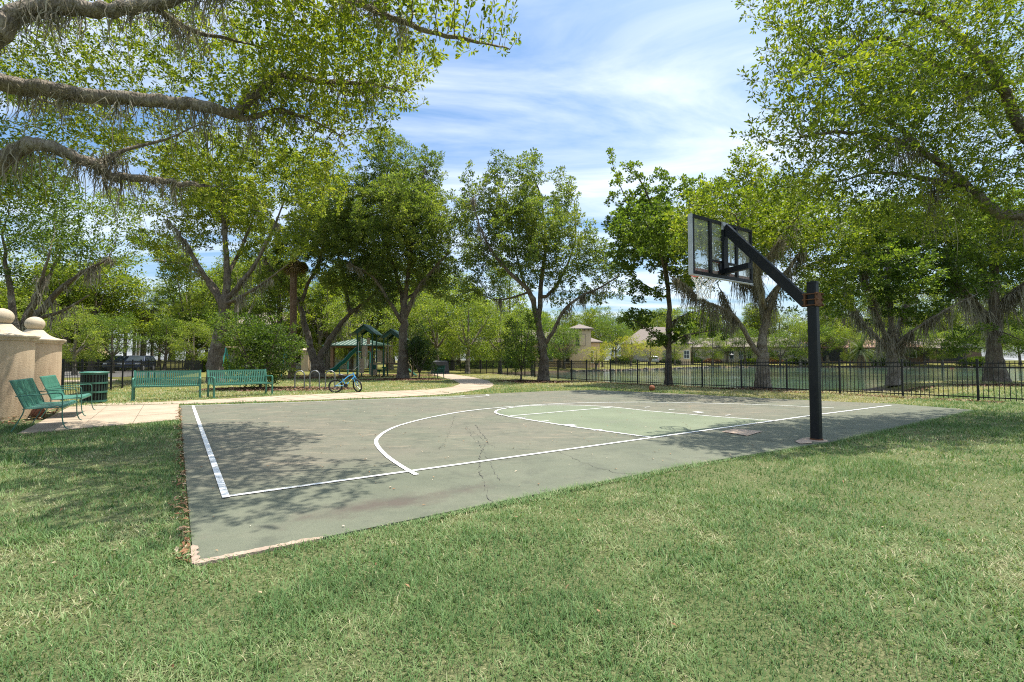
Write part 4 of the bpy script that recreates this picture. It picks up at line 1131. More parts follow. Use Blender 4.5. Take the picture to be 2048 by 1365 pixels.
tree('maple', 'tree by the water with limbs fanning from a short trunk', at(1787, 770, D) * np.array([1, 1, 0]),
    [limb(D, [(1787, 772), (1786, 742), (1784, 715), (1783, 695)], .25, .23), limb(D, [(1782, 705), (1750, 672, -.3), (1722, 640, -.5), (1702, 605, -.7), (1690, 560, -.8)], .10, .02), limb(D, [(1783, 692), (1762, 645, -.3), (1745, 600, -.4), (1730, 555, -.5), (1725, 500, -.6)], .10, .02), limb(D, [(1783, 690), (1782, 640), (1780, 580), (1775, 515), (1790, 450)], .13, .02), limb(D, [(1784, 690), (1802, 640, .6), (1816, 590, .9), (1826, 530, 1.1)], .10, .02), limb(D, [(1786, 700), (1812, 672, -.4), (1852, 645, -.7), (1902, 615, -.9), (1955, 588, -1.2)], .10, .02), limb(D, [(1784, 690), (1800, 640, 1.5), (1850, 560, 2.4)], .1, .02)],
    lobe(D, [(1690, 560, 1.1, .8), (1755, 510, 1.3, 1.1), (1830, 520, 1.2, 1.0), (1890, 560, 1.1, .8), (1715, 635, .8, .5), (1850, 625, .9, .5), (1675, 620, .7, .5), (1800, 440, 1.3, 1.0), (1945, 575, 1.0, .7), (1730, 450, 1.2, .9), (1880, 470, 1.3, 1.0), (1790, 500, 1.8, 1.5, 2.0), (1800, 540, 1.3, 1.1, -1.6), (1790, 610, .9, .5)], 1.32), 25, 'leaf_gum', 'bark_grey', moss=190, moss_len=(.4, 1.9), moss_w=.025, **{**MID, 'asp': .7, 'L': .145})
D = 25.8
tree('cypress', 'thick mossy trunk with flared base at the right edge', at(1992, 768, D) * np.array([1, 1, 0]),
    [limb(D, [(1992, 770), (1986, 730), (1984, 690), (1985, 640), (1986, 590), (1988, 520), (1990, 440)], .36, .12), limb(D, [(1985, 640), (1950, 600, -.5), (1915, 560, -.7), (1890, 500, -.8)], .1, .02), limb(D, [(1986, 620), (2030, 580, -.5), (2075, 550, -.8)], .1, .02), limb(D, [(1985, 650), (1950, 665, -.8), (1915, 690, -1.2)], .05, .012), limb(D, [(1986, 660), (2020, 670, -.8), (2060, 690, -1.2)], .05, .012), limb(D, [(1986, 590), (1960, 520, 1.5), (1930, 460, 2)], .1, .02)],
    lobe(D, [(1980, 500, 1.5, 1.1), (1915, 510, 1.1, .9), (2040, 550, 1.3, .9), (2000, 430, 1.6, 1.1), (2075, 640, 1.0, .6), (1900, 440, 1.2, 1.0), (1950, 600, .8, .5), (1915, 690, .75, .35, -1.2), (1940, 660, .7, .3, -1), (2030, 690, .8, .35, -1.2), (2110, 520, 1.4, 1.2), (2000, 480, 1.8, 1.4, 2.2)], 1.3), 26, 'leaf_gum', 'bark', moss=420, moss_len=(.5, 2.6), moss_w=.028, moss_z=3.2, tint_bias=.1, flare=1.9, **{**MID, 'L': .15})
D = 36.0
tree('live_oak', 'V shaped oak with two dark stems behind the bike racks', at(632, 757, D) * np.array([1, 1, 0]),
    [limb(D, [(634, 758), (634, 738), (632, 722)], .42, .38), limb(D, [(630, 728), (622, 690), (612, 650), (602, 610), (585, 585), (560, 560), (530, 520)], .28, .06), limb(D, [(636, 728), (652, 695), (672, 660), (700, 628), (735, 600), (770, 560)], .27, .06), limb(D, [(602, 610), (615, 570), (640, 520), (650, 460)], .16, .04), limb(D, [(700, 628), (690, 560, 1), (670, 480, 1.5)], .18, .04)],
    lobe(D, [(600, 480, 2.2, 1.8), (680, 450, 2.4, 2.0), (640, 390, 2.2, 1.8), (560, 560, 1.7, 1.2), (740, 540, 1.8, 1.3), (670, 550, 1.9, 1.2), (720, 600, 1.2, .8), (530, 480, 1.8, 1.6), (640, 470, 3.0, 2.4, 2.5), (600, 600, 1.1, .6)]), 27, 'leaf_laurel', moss=90, moss_len=(.5, 1.5), tint_bias=.18, **{**MID, 'dens': .085, 'L': .17})
D = 28.0
tree('live_oak', 'spreading pale oak behind the benches, stems fanning out', at(437, 764, D) * np.array([1, 1, 0]),
    [limb(D, [(434, 766), (430, 730), (436, 690), (446, 640), (450, 600)], .38, .30), limb(D, [(448, 620), (425, 580), (395, 530, -.4), (365, 480, -.8), (335, 440, -1)], .19, .04), limb(D, [(450, 600), (455, 545), (452, 480), (446, 410), (440, 340)], .22, .04), limb(D, [(450, 605), (475, 575), (510, 530), (540, 470), (565, 410)], .18, .04), limb(D, [(450, 610), (490, 590, -.8), (530, 565, -1.2), (575, 530, -1.8)], .12, .03), limb(D, [(450, 610), (420, 560, 1.4), (370, 530, 2.2), (310, 520, 3)], .13, .03), limb(D, [(452, 560), (490, 480, 1.6), (520, 400, 2.2)], .13, .03)],
    lobe(D, [(440, 400, 2.0, 1.5), (350, 420, 1.6, 1.2), (520, 420, 1.9, 1.4), (300, 480, 1.4, .9), (440, 310, 1.9, 1.3), (570, 490, 1.5, 1.1), (600, 420, 1.5, 1.2), (350, 330, 1.7, 1.2), (540, 320, 1.8, 1.3), (340, 545, 1.0, .6), (640, 340, 1.5, 1.2), (450, 400, 2.8, 2.2, 2.4), (400, 470, 1.3, .9), (490, 500, 1.2, .7), (260, 400, 1.4, 1.1), (380, 610, 1.0, .5)]), 28, 'leaf_oak', 'bark', moss=70, moss_len=(.4, 1.2), tint_bias=.12, **{**MID, 'dens': .062, 'L': .15})
D = 16.2
tree('live_oak', 'multi stemmed oak leaning out behind the stucco pillars', at(40, 795, D) * np.array([1, 1, 0]),
    [limb(D, [(40, 797), (38, 740), (35, 690)], .34, .28), limb(D, [(38, 700), (70, 640), (115, 590, -.2), (165, 548, -.4), (215, 520, -.6)], .15, .03), limb(D, [(36, 690), (22, 620), (12, 550), (5, 470)], .15, .03), limb(D, [(38, 700), (60, 630, .5), (90, 570, .8), (120, 510, 1)], .13, .03), limb(D, [(38, 700), (-20, 620), (-70, 540), (-110, 460)], .15, .03), limb(D, [(70, 640), (130, 620, -.5), (180, 590, -.8)], .07, .02), limb(D, [(38, 690), (75, 590, -1), (100, 500, -1.4)], .1, .02)],
    lobe(D, [(60, 480, 1.3, .9), (150, 490, 1.1, .7), (225, 505, .9, .55), (-70, 450, 1.5, 1.1), (100, 400, 1.2, .9), (220, 430, 1.0, .7), (262, 470, .5, .35), (0, 380, 1.3, .9), (170, 560, .6, .3), (10, 550, .8, .5), (100, 460, 1.2, .9, 1.4), (60, 340, 1.0, .7)]), 29, 'leaf_gum', 'bark', tint_bias=.05, moss=40, moss_len=(.3, 1.0), **{**MID, 'dens': .026, 'step': .18, 'kill': .24, 'L': .095, 'spread': .2, 'infl': 2.4})

# shrubs
def shrub(label, px, py, D, w, h, leaf, seed, stems=5, L=.09, dens=.05, name='shrub', tint=0.0, wide=1.0, lowz=.3, nl=7):
    b = at(px, py, D); b[2] = tz(b[0], b[1])
    rs = np.random.RandomState(seed)
    limbs = [([b + [0, 0, -.03], b + [0.02, 0, .12 * h], b + [.03, 0, .3 * h]], .035 * h ** .5, .025)]
    for k in range(stems):
        a = rs.uniform(0, 6.28); r = w * .32
        limbs.append(([b + [0.02, 0, .12 * h], b + [r * .5 * math.cos(a), r * .5 * math.sin(a), .4 * h], b + [r * math.cos(a), r * math.sin(a), .75 * h]], .022 * h ** .5, .01))
    lobes = []
    for k in range(nl):
        a = rs.uniform(0, 6.28); r = w * .30 * rs.rand() ** .5
        lobes.append((b[0] + r * math.cos(a) * wide, b[1] + r * math.sin(a), b[2] + h * rs.uniform(lowz, .78), w * rs.uniform(.2, .3), h * rs.uniform(.16, .24)))
    return tree(name, label, b, limbs, lobes, seed, leaf, 'bark', dens=dens*.4, step=.13, kill=.18, infl=1.6, thr=.012, per=12, spread=.16, L=L, asp=.5, tip=.003, gap=.30, cat='shrub', flare=1.0, maxr=.03, tint_bias=tint)
shrub('large loose green shrub behind the right hand bench', 520, 778, 20.8, 3.9, 3.5, 'leaf_gum', 41, 9, .11, .065, tint=-.16, wide=1.25, lowz=.14, nl=15)
shrub('dark evergreen bush against the playground oak', 838, 757, 33.2, 3.0, 3.0, 'leaf_dark', 42, 6, .13, .07, lowz=.15, nl=10)
shrub('small multi stemmed shrub left of the middle oak', 1042, 763, 29.0, 2.4, 4.6, 'leaf_gum', 43, 6, .12, .08)
shrub('dark bush high beside the playground oak trunk', 825, 752, 36.5, 2.2, 4.9, 'leaf_dark', 44, 5, .13, .08)

# prototypes for the background; every copy is a tree of its own
def proto(name, seed, hgt, crown_w, crown_lo, leaf, bark, per, L, dens, vase=False, gap=.36):
    rs = np.random.RandomState(seed)
    limbs = [([(0, 0, -.1), (.05, 0, hgt * .15), (.1, .05, hgt * .32)], .018 * hgt + .05, .014 * hgt + .03)]
    for k in range(5):
        a = k * 1.256 + rs.uniform(-.3, .3); r = crown_w * .3
        limbs.append(([(.08, .03, hgt * (.12 if vase else .28)), (r * .4 * math.cos(a), r * .4 * math.sin(a), hgt * .42), (r * math.cos(a), r * math.sin(a), hgt * rs.uniform(.6, .75))], .010 * hgt + .02, .02))
    limbs.append(([(.1, .05, hgt * .32), (.0, .1, hgt * .6), (.1, 0, hgt * .85)], .012 * hgt + .02, .02))
    lobes = []
    for k in range(15):
        a = rs.uniform(0, 6.28); zf = rs.uniform(crown_lo + .08, .92)
        prof = math.sin(math.pi * min(1, (zf - crown_lo + .12) / (1.06 - crown_lo + .12))) ** .7
        r = crown_w * .34 * prof * rs.rand() ** .4
        lobes.append((r * math.cos(a), r * math.sin(a), hgt * zf, crown_w * rs.uniform(.13, .2), hgt * (1 - crown_lo) * rs.uniform(.11, .17)))
    return tree(name, 'prototype', (0, 0, 0), limbs, lobes, seed, leaf, bark, dens=dens*.5, step=.42, kill=.55, infl=4, thr=.035, per=per*2.6, spread=.48, L=L, asp=.55, tip=.009, gap=gap, maxr=.14)[0]
PROTO = {}
PROTO['broad'] = proto('broadleaf_tree', 51, 13.0, 12.0, .22, 'leaf_oak', 'bark', 9, .23, .62)
PROTO['tall'] = proto('tall_tree', 52, 17.0, 9.0, .12, 'leaf_pale', 'bark_grey', 9, .25, .62)
PROTO['pale'] = proto('pale_tree', 53, 10.0, 8.5, .16, 'leaf_pale', 'bark_grey', 10, .20, .42)
PROTO['myrtle'] = proto('crape_myrtle', 54, 5.5, 5.5, .25, 'leaf_yellow', 'bark_grey', 8, .17, .22, True)
PROTO['green'] = proto('green_tree', 55, 8.0, 7.5, .18, 'leaf_gum', 'bark', 10, .18, .32)
used = set()
def put(kind, px, D, hgt, label, group, wide=1.0, name=None, leaf=None):
    src = PROTO[kind]
    p = at_ground(px, D)
    H0 = {'broad': 13.0, 'tall': 17.0, 'pale': 10.0, 'myrtle': 5.5, 'green': 8.0}[kind]
    rs = np.random.RandomState(int(px * 7 + D * 13) % 100000)
    if kind in used:
        o = src.copy(); C.objects.link(o)
        for ch in src.children:
            c = ch.copy(); C.objects.link(c); c.parent = o
    else:
        o = src; used.add(kind)
    s = hgt / H0
    o.location = (p[0], p[1], tz(*p)); o.scale = (s * wide, s * wide, s); o.rotation_euler = (0, 0, rs.uniform(0, 6.28))
    setp(o, label, 'tree', group)
    return o
BG = 'trees far behind the park'
for a in [
    ('pale', 150, 40, 6.0, 'pale green street tree left of the fence gate, behind the pillars', 1.1),
    ('green', 225, 47, 5.8, 'round green street tree just right of the pale one behind the trash can', 1.15),
    ('pale', 385, 50, 5.6, 'low rounded pale tree above the left end of the left bench', 1.3),
    ('green', 330, 60, 6.6, 'rounded green tree behind the parked cars', 1.2),
    ('pale', 60, 46, 7.5, 'pale tree mostly hidden behind the pillars', 1.1),
    ('broad', -60, 60, 13.0, 'broad tree at the far left edge of the view', 1.0),
    ('broad', 120, 75, 13.0, 'broad distant tree behind the street trees at left', 1.0),
    ('tall', 470, 58, 14.0, 'tall distant tree seen between the pale oak stems', 1.1),
    ('tall', 560, 64, 16.0, 'tall distant tree behind the cabbage palm', 1.15),
    ('broad', 655, 62, 14.0, 'broad distant tree behind the V shaped oak', 1.0),
    ('tall', 745, 66, 15.0, 'tall distant tree behind the left playground tower', 1.1),
    ('pale', 700, 56, 9.5, 'pale tree behind the picnic shelter', 1.1),
    ('pale', 815, 52, 9.0, 'pale tree right behind the second playground tower', 1.1),
    ('pale', 875, 49, 8.8, 'yellow green tree right of the dark bush by the playground', 1.1),
    ('pale', 935, 46, 8.2, 'yellow green tree above the bend of the path', 1.1),
    ('pale', 1000, 50, 8.4, 'yellow green tree between the path and the middle oak', 1.15),
    ('green', 905, 60, 9.0, 'green tree deep behind the bend of the path', 1.2),
    ('green', 1065, 56, 8.0, 'green tree right behind the middle oak trunk', 1.2),
    ('tall', 840, 80, 15.0, 'tall tree far behind the playground oak', 1.1),
    ('tall', 965, 85, 13.0, 'tall tree far behind the path', 1.2),
    ('broad', 1060, 105, 12.5, 'broad tree behind the left part of the peach house', 1.0),
    ('green', 1120, 76, 6.6, 'green tree in front of the peach house, left of its tower', 1.2),
    ('myrtle', 1205, 84, 4.6, 'yellow green crape myrtle just right of the peach tower', 1.25),
    ('broad', 1200, 125, 16.0, 'broad tree rising behind the peach tower', .9),
    ('myrtle', 1262, 92, 6.0, 'large yellow crape myrtle left of the slender sweetgum', 1.3),
    ('green', 1232, 98, 8.5, 'dark green tree between two yellow crape myrtles', 1.1),
    ('myrtle', 1300, 98, 5.4, 'yellow crape myrtle right behind the slender sweetgum', 1.3),
    ('broad', 1290, 140, 17.0, 'broad tree behind the orange garages', 1.0),
    ('green', 1385, 118, 8.0, 'green waterside tree left of the lamp post', 1.2),
    ('pale', 1425, 116, 8.5, 'grey green waterside tree just left of the lamp post', 1.1),
    ('green', 1490, 118, 9.0, 'green waterside tree just right of the lamp post', 1.2),
    ('broad', 1400, 150, 17.0, 'broad tree behind the left of the beige house', 1.1),
    ('tall', 1520, 155, 19.0, 'tall tree behind the right of the beige house', 1.2),
    ('pale', 1600, 112, 12.5, 'silvery tall tree across the pond left of the hoop post', .95),
    ('green', 1560, 112, 8.5, 'dense dark tree across the pond left of the silvery tree', 1.2),
    ('broad', 1660, 140, 17.0, 'broad tree behind the tiled house', 1.1),
    ('pale', 1700, 112, 9.5, 'bare looking pale tree in front of the tiled house', .8),
    ('broad', 1770, 145, 17.0, 'broad tree right behind the date palm', 1.1),
    ('green', 1850, 112, 8.0, 'green tree across the pond right of the fan branched tree', 1.3),
    ('broad', 1880, 135, 16.0, 'broad distant tree across the pond at right', 1.1),
    ('green', 1930, 108, 8.5, 'green tree across the pond left of the thick mossy trunk', 1.3),
    ('broad', 1990, 140, 17.0, 'broad distant tree right behind the thick mossy trunk', 1.1),
    ('green', 2040, 106, 8.5, 'green tree across the pond at the right edge', 1.3),
    ('broad', 2110, 130, 17.0, 'broad distant tree beyond the right edge', 1.1),
    ('green', 1128, 71, 6.4, 'leafy tree hiding the left flank of the peach tower', 1.2),
    ('myrtle', 1192, 74, 3.6, 'low yellow green tree at the right foot of the peach tower', 1.5),
    ('green', 1225, 110, 11.0, 'full green tree right of the peach tower, behind the yellow myrtles', 1.2),
    ('pale', 1350, 106, 7.5, 'pale tree screening the right garage door', 1.3),
    ('green', 1455, 122, 8.0, 'full tree directly behind the lamp post', 1.4),
    ('pale', 1530, 116, 7.5, 'pale round tree in front of the right end of the beige house', 1.4),
    ('green', 1640, 114, 10.0, 'green tree right behind the hoop post', 1.3),
    ('pale', 1755, 112, 9.0, 'pale tree right behind the fan branched tree', 1.4),
    ('green', 1805, 115, 9.0, 'green tree between the date palm and the shaded house', 1.4),
    ('pale', 1885, 110, 8.0, 'pale tree in front of the shaded house', 1.4)]:
    put(a[0], a[1], a[2], a[3], a[4], BG, a[5])
# the closed wall of trees that ends every view between them
wall_rows = [('broad', -150, 200, 56, 7, 14.0, 'broad trees behind the pillars at far left'), ('broad', -160, 500, 92, 14, 15.0, 'wooded backdrop beyond the road at left'), ('tall', 330, 1010, 92, 17, 18.0, 'wooded backdrop far beyond the playground'), ('tall', 380, 860, 64, 6, 16.0, 'tall trees closing the view right behind the playground'), ('broad', 1020, 2260, 165, 26, 19.0, 'wooded backdrop beyond the pond houses'), ('tall', 1640, 2200, 128, 12, 23.0, 'tall trees beyond the pond at right'), ('green', -140, 520, 72, 10, 8.5, 'low trees across the road at left'), ('pale', 640, 1080, 70, 9, 9.0, 'pale trees beyond the playground lawn')]
for kind, x0, x1, DD, n, hg, lb in wall_rows:
    rs = np.random.RandomState(int(x0 + 999))
    wood = empty('far_wood', (0, 0, 0), 0, lb, 'wood'); wood['kind'] = 'stuff'
    for k in range(n):
        px = x0 + (x1 - x0) * (k + rs.uniform(-.3, .3)) / (n - 1)
        if DD < 105 and 222 < px < 305: continue
        o = put(kind, px, DD * rs.uniform(.93, 1.1), hg * rs.uniform(.8, 1.15), lb, lb, rs.uniform(1.0, 1.25))
        for key in ('label', 'category', 'group'): del o[key]
        o.parent = wood

# ------------------------------------------------------------------ palms
def palm(name, label, px, D, hgt, tr, nf, fl, seed, trunk='bark_palm', dead=.35, wfan=.9, fan=True, base_z=None):
    rs = np.random.RandomState(seed)
    p = at_ground(px, D)
    root = empty(name, (p[0], p[1], tz(*p) if base_z is None else base_z), 0, label, 'palm')
    n = 14
    pts = [(math.sin(i * .3) * .04, 0, -.1 + (hgt + .1) * i / n) for i in range(n + 1)]
    MB().tube(pts, [tr * (1.25 if i == 0 else 1 + .06 * (i % 2)) for i in range(n + 1)], 10).build('trunk', trunk, root, True)
    V = []; Fc = []; T = []; off = 0
    for k in range(nf):
        a = rs.uniform(0, 6.28); isd = k < nf * dead
        el = rs.uniform(-1.3, -.7) if isd else rs.uniform(-.5, 1.35)
        Lf = fl * rs.uniform(.8, 1.1)
        d = np.array([math.cos(a) * math.cos(el), math.sin(a) * math.cos(el), math.sin(el)])
        P = [np.array([0, 0, hgt])]
        v = d.copy(); m = 7
        for i in range(m):
            v = v + np.array([0, 0, -.16]); v /= np.linalg.norm(v)
            P.append(P[-1] + v * Lf / m)
        P = np.array(P)
        side = np.cross(d, [0, 0, 1.0]); side /= np.linalg.norm(side) + 1e-9
        tt = rs.uniform(.88, 1.0) if isd else rs.uniform(.1, .75)
        if fan:
            q0 = P[4]
            for j in range(22):
                an = (j / 21 - .5) * 3.6
                dd = unit((P[5] - P[4])[None])[0] * math.cos(an) + side * math.sin(an)
                e = q0 + dd * wfan * rs.uniform(.8, 1.05) + np.array([0, 0, -.35 * wfan * abs(math.sin(an))])
                w = .035
                s2 = np.cross(dd, [0, 0, 1.0]); s2 /= np.linalg.norm(s2) + 1e-9
                md = (q0 + e) / 2 + np.array([0, 0, .04])
                V += [q0, md + s2 * w, e, md - s2 * w]
                Fc.append([off, off + 1, off + 2, off + 3]); off += 4; T += [tt] * 4
        else:
            for i in range(1, m + 1):
                for sgn in (1, -1):
                    for j in range(3):
                        q = P[i - 1] + (P[i] - P[i - 1]) * (j / 3)
                        e = q + side * sgn * .42 * (1 - .6 * (i / m)) + (P[i] - P[i - 1]) * 1.0 + np.array([0, 0, -.14])
                        w = (P[i] - P[i - 1]) * .12
                        V += [q - w, q + w, e]; V.append(e - w * .2)
                        Fc.append([off, off + 1, off + 2, off + 3]); off += 4; T += [tt] * 4
        # leaf stalk
        st = P[:5 if fan else m + 1]
        for i in range(len(st) - 1):
            V += [st[i] - side * .025, st[i] + side * .025, st[i + 1] + side * .018, st[i + 1] - side * .018]
            Fc.append([off, off + 1, off + 2, off + 3]); off += 4; T += [tt] * 4
    o = link('fronds', fastmesh('fronds', np.array(V), np.array(Fc), np.array(T)), 'leaf_palm', root)
    return root
palm('cabbage_palm', 'cabbage palm with a tall ringed brown trunk left of the V shaped oak', 584, 34, 9.0, .23, 30, 1.7, 61, dead=.45, wfan=1.0)
palm('fan_palm', 'taller fan palm far left with brown skirt against the sky', 283, 62, 8.6, .20, 26, 2.0, 62, 'bark_grey', .5, 1.3)
palm('fan_palm', 'slimmer fan palm far left beside the taller one', 303, 66, 8.0, .17, 22, 1.8, 63, 'bark_grey', .5, 1.2)
for i, (px, dd, lb) in enumerate([(249, 64, 'first pale palm trunk above the parked cars from the left'), (267, 66, 'second pale palm trunk above the parked cars from the left'), (275, 70, 'third pale palm trunk above the parked cars from the left'), (288, 68, 'fourth pale palm trunk above the parked cars from the left')]):
    palm('street_palm', lb, px, dd, 7.6, .19, 14, 1.7, 70 + i, 'bark_pale', .3, 1.1)
palm('date_palm', 'date palm with drooping brown skirt in front of the tiled house', 1722, 104, 4.6, .38, 70, 4.2, 80, 'bark_palm', .55, 1, False)

# ------------------------------------------------------------------ basketball hoop (local x along the baseline, y into the court)
hp = uv(6.19, -1.27)
hoop = empty('basketball_hoop', (hp[0], hp[1], CZ), COURT_ANG, 'black steel basketball hoop with glass backboard on a square post at the court edge', 'basketball hoop')
PW = 0.132
post = MB().beam((0, 0, -.1), (0, 0, 2.40), PW, PW, (0, 1, 0), .018).build('post', 'black_steel', hoop)
MB().beam((0, 0, 2.402), (0, 0, 2.432), PW + .012, PW + .012, (0, 1, 0), .03).build('cap', 'black_steel', post)
MB().lathe([(.0, 0), (.15, 0), (.14, .012), (.0, .014)], 20, (0, 0, .001)).build('footing', 'patch_concrete', hoop)
MB().lathe([(.0, 0), (PW * .74, 0), (PW * .70, .018), (.0, .02)], 8, (0, 0, .014)).build('weld_collar', 'rust', post)
br = MB().box((0, PW / 2 + .014, 2.15), (PW + .075, .02, .21)).build('clamp_plate', 'rust', hoop)
MB().box((0, -PW / 2 - .014, 2.15), (PW + .075, .02, .21)).build('clamp_plate', 'rust', hoop)
for z in (2.065, 2.15, 2.235):
    for x in (-1, 1):
        rod = MB().tube([(x * (PW / 2 + .024), -PW / 2 - .05, z), (x * (PW / 2 + .024), PW / 2 + .05, z)], .009, 6).build('threaded_rod', 'rust', hoop)
        MB().tube([(x * (PW / 2 + .024), -PW / 2 - .042, z), (x * (PW / 2 + .024), -PW / 2 - .027, z)], .019, 6).build('nut', 'rust', rod)
BY = 1.27 * H                                     # the board stands over the baseline
arm0 = Vector((0.0, PW / 2 + .02, 2.10)); arm1 = Vector((0.13, BY - .07, 3.63))
MB().beam(arm0, arm1, .085, .155, (0, 0, 1)).build('arm', 'black_steel', hoop)
MB().box((0.13, BY - .06, 3.66), (.16, .03, .14)).build('top_bracket', 'aluminium', hoop)
k = .60
mid_arm = arm0.lerp(arm1, .67)
MB().beam((mid_arm.x, mid_arm.y, 2.86), (0.13, BY - .06, 2.83), .09, .10).build('strut', 'black_steel', hoop)
MB().beam((0.13, BY - .055, 2.80), (0.13, BY - .055, 3.60), .13, .05, (0, 1, 0)).build('upright_channel', 'black_steel', hoop)
bw0, bw1, bz0, bz1 = -.80, 1.10, 2.715, 3.745
bc = (bw0 + bw1) / 2
bd = empty('backboard', (0, BY, 0)); bd.parent = hoop
MB().box((bc, .0, (bz0 + bz1) / 2), (bw1 - bw0 - .06, .012, bz1 - bz0 - .06)).build('glass', 'board_glass', bd)
def fr(name, x0, x1, z0, z1, m='black_steel', y=-.012, d=.05): MB().box(((x0 + x1) / 2, y, (z0 + z1) / 2), (x1 - x0, d, z1 - z0)).build(name, m, bd)
fr('frame_rail', bw0, bw1, bz1 - .05, bz1); fr('frame_rail', bw0, bw1, bz0, bz0 + .05)
fr('frame_rail', bw0, bw0 + .05, bz0 + .051, bz1 - .051); fr('frame_rail', bw1 - .05, bw1, bz0 + .051, bz1 - .051)
fr('edge_trim', bw0 - .014, bw0 - .002, bz0 - .012, bz1 + .004, 'aluminium', .004, .085); fr('edge_trim', bw0 - .014, bw1 + .01, bz0 - .024, bz0 - .013, 'aluminium', .004, .085)
fr('frame_bar', -.30, -.235, bz0 + .052, bz1 - .052, y=-.015, d=.045); fr('frame_bar', .54, .605, bz0 + .052, bz1 - .052, y=-.015, d=.045)
fr('cross_bar', -.234, .064, bz0 + .27, bz0 + .305, y=-.015, d=.04); fr('cross_bar', .196, .539, bz0 + .27, bz0 + .305, y=-.015, d=.04)
fr('mounting_plate', -.02, .28, bz0 + .06, bz0 + .25, y=-.035, d=.03)
fr('padding', bw0 + .04, bw1 - .04, bz0 + .052, bz0 + .115, 'pad_red', .016, .012)
for (x0, x1, z0, z1) in ((-.15, .45, 3.40, 3.45), (-.15, .45, 2.98, 3.03), (-.15, -.10, 3.031, 3.399), (.40, .45, 3.031, 3.399)):
    fr('target_square', x0, x1, z0, z1, 'trim_white', .010, .004)
rz = 2.84; rc = (0.13, .38); rr = .228
ringp = [(rc[0] + rr * math.cos(a), rc[1] + rr * math.sin(a), rz) for a in np.linspace(0, 2 * math.pi, 33)[:-1]]
rim = MB().tube(ringp, .011, 8, closed=True).build('rim', 'rim_red', bd, True)
MB().box((rc[0], .08, rz - .01), (.12, .16, .05)).box((rc[0] - .08, .12, rz), (.02, .10, .02)).box((rc[0] + .08, .12, rz), (.02, .10, .02)).build('rim_bracket', 'rim_red', bd)
net = MB(); nk = 12; rows = 6
prof = [.222, .195, .165, .140, .122, .118, .128]
zz = [0, -.075, -.155, -.235, -.315, -.385, -.445]
rsn = np.random.RandomState(2); jit = rsn.normal(0, .008, (rows + 1, nk * 2, 3))
def npt(i, j):
    a = 2 * math.pi * (j % (nk * 2)) / (nk * 2); q = jit[i, j % (nk * 2)]
    return (rc[0] + prof[i] * math.cos(a) + q[0], rc[1] + prof[i] * math.sin(a) + q[1], rz - .012 + zz[i] + q[2])
for i in range(rows):
    for j in range(nk):
        a = 2 * j + (i % 2)
        net.tube([npt(i, a), npt(i + 1, a + 1)], .0055, 4); net.tube([npt(i, a), npt(i + 1, a - 1)], .0055, 4)
net.build('net', 'net_white', bd)

# ------------------------------------------------------------------ stucco pillars
for (px, D, lb) in ((0, 10.3, 'nearer round tan stucco pillar with ball finial at the left edge'), (67, 12.3, 'farther round tan stucco pillar with ball finial behind the green chairs')):
    p = at_ground(px, D)
    root = empty('stucco_pillar', (p[0], p[1], 0), 0, lb, 'pillar', 'stucco pillars with ball finials')
    MB().lathe([(.53, -.1), (.53, .6), (.528, 1.2), (.526, 1.66)], 64).build('shaft', 'stucco_tan', root, True)
    MB().lathe([(.40, 1.655), (.548, 1.66), (.555, 1.685), (.585, 1.715), (.605, 1.73), (.61, 1.76), (.595, 1.775), (.50, 1.79), (.40, 1.82), (.31, 1.865), (.24, 1.92), (.19, 1.98), (.155, 2.02), (.0, 2.022)], 64).build('cap', 'cast_stone', root, True)
    MB().lathe([(.0, 2.02)] + [(.195 * math.cos(a), 2.165 + .185 * math.sin(a)) for a in np.linspace(-.85, 1.5, 16)] + [(.0, 2.35)], 48).build('finial', 'cast_stone', root, True)

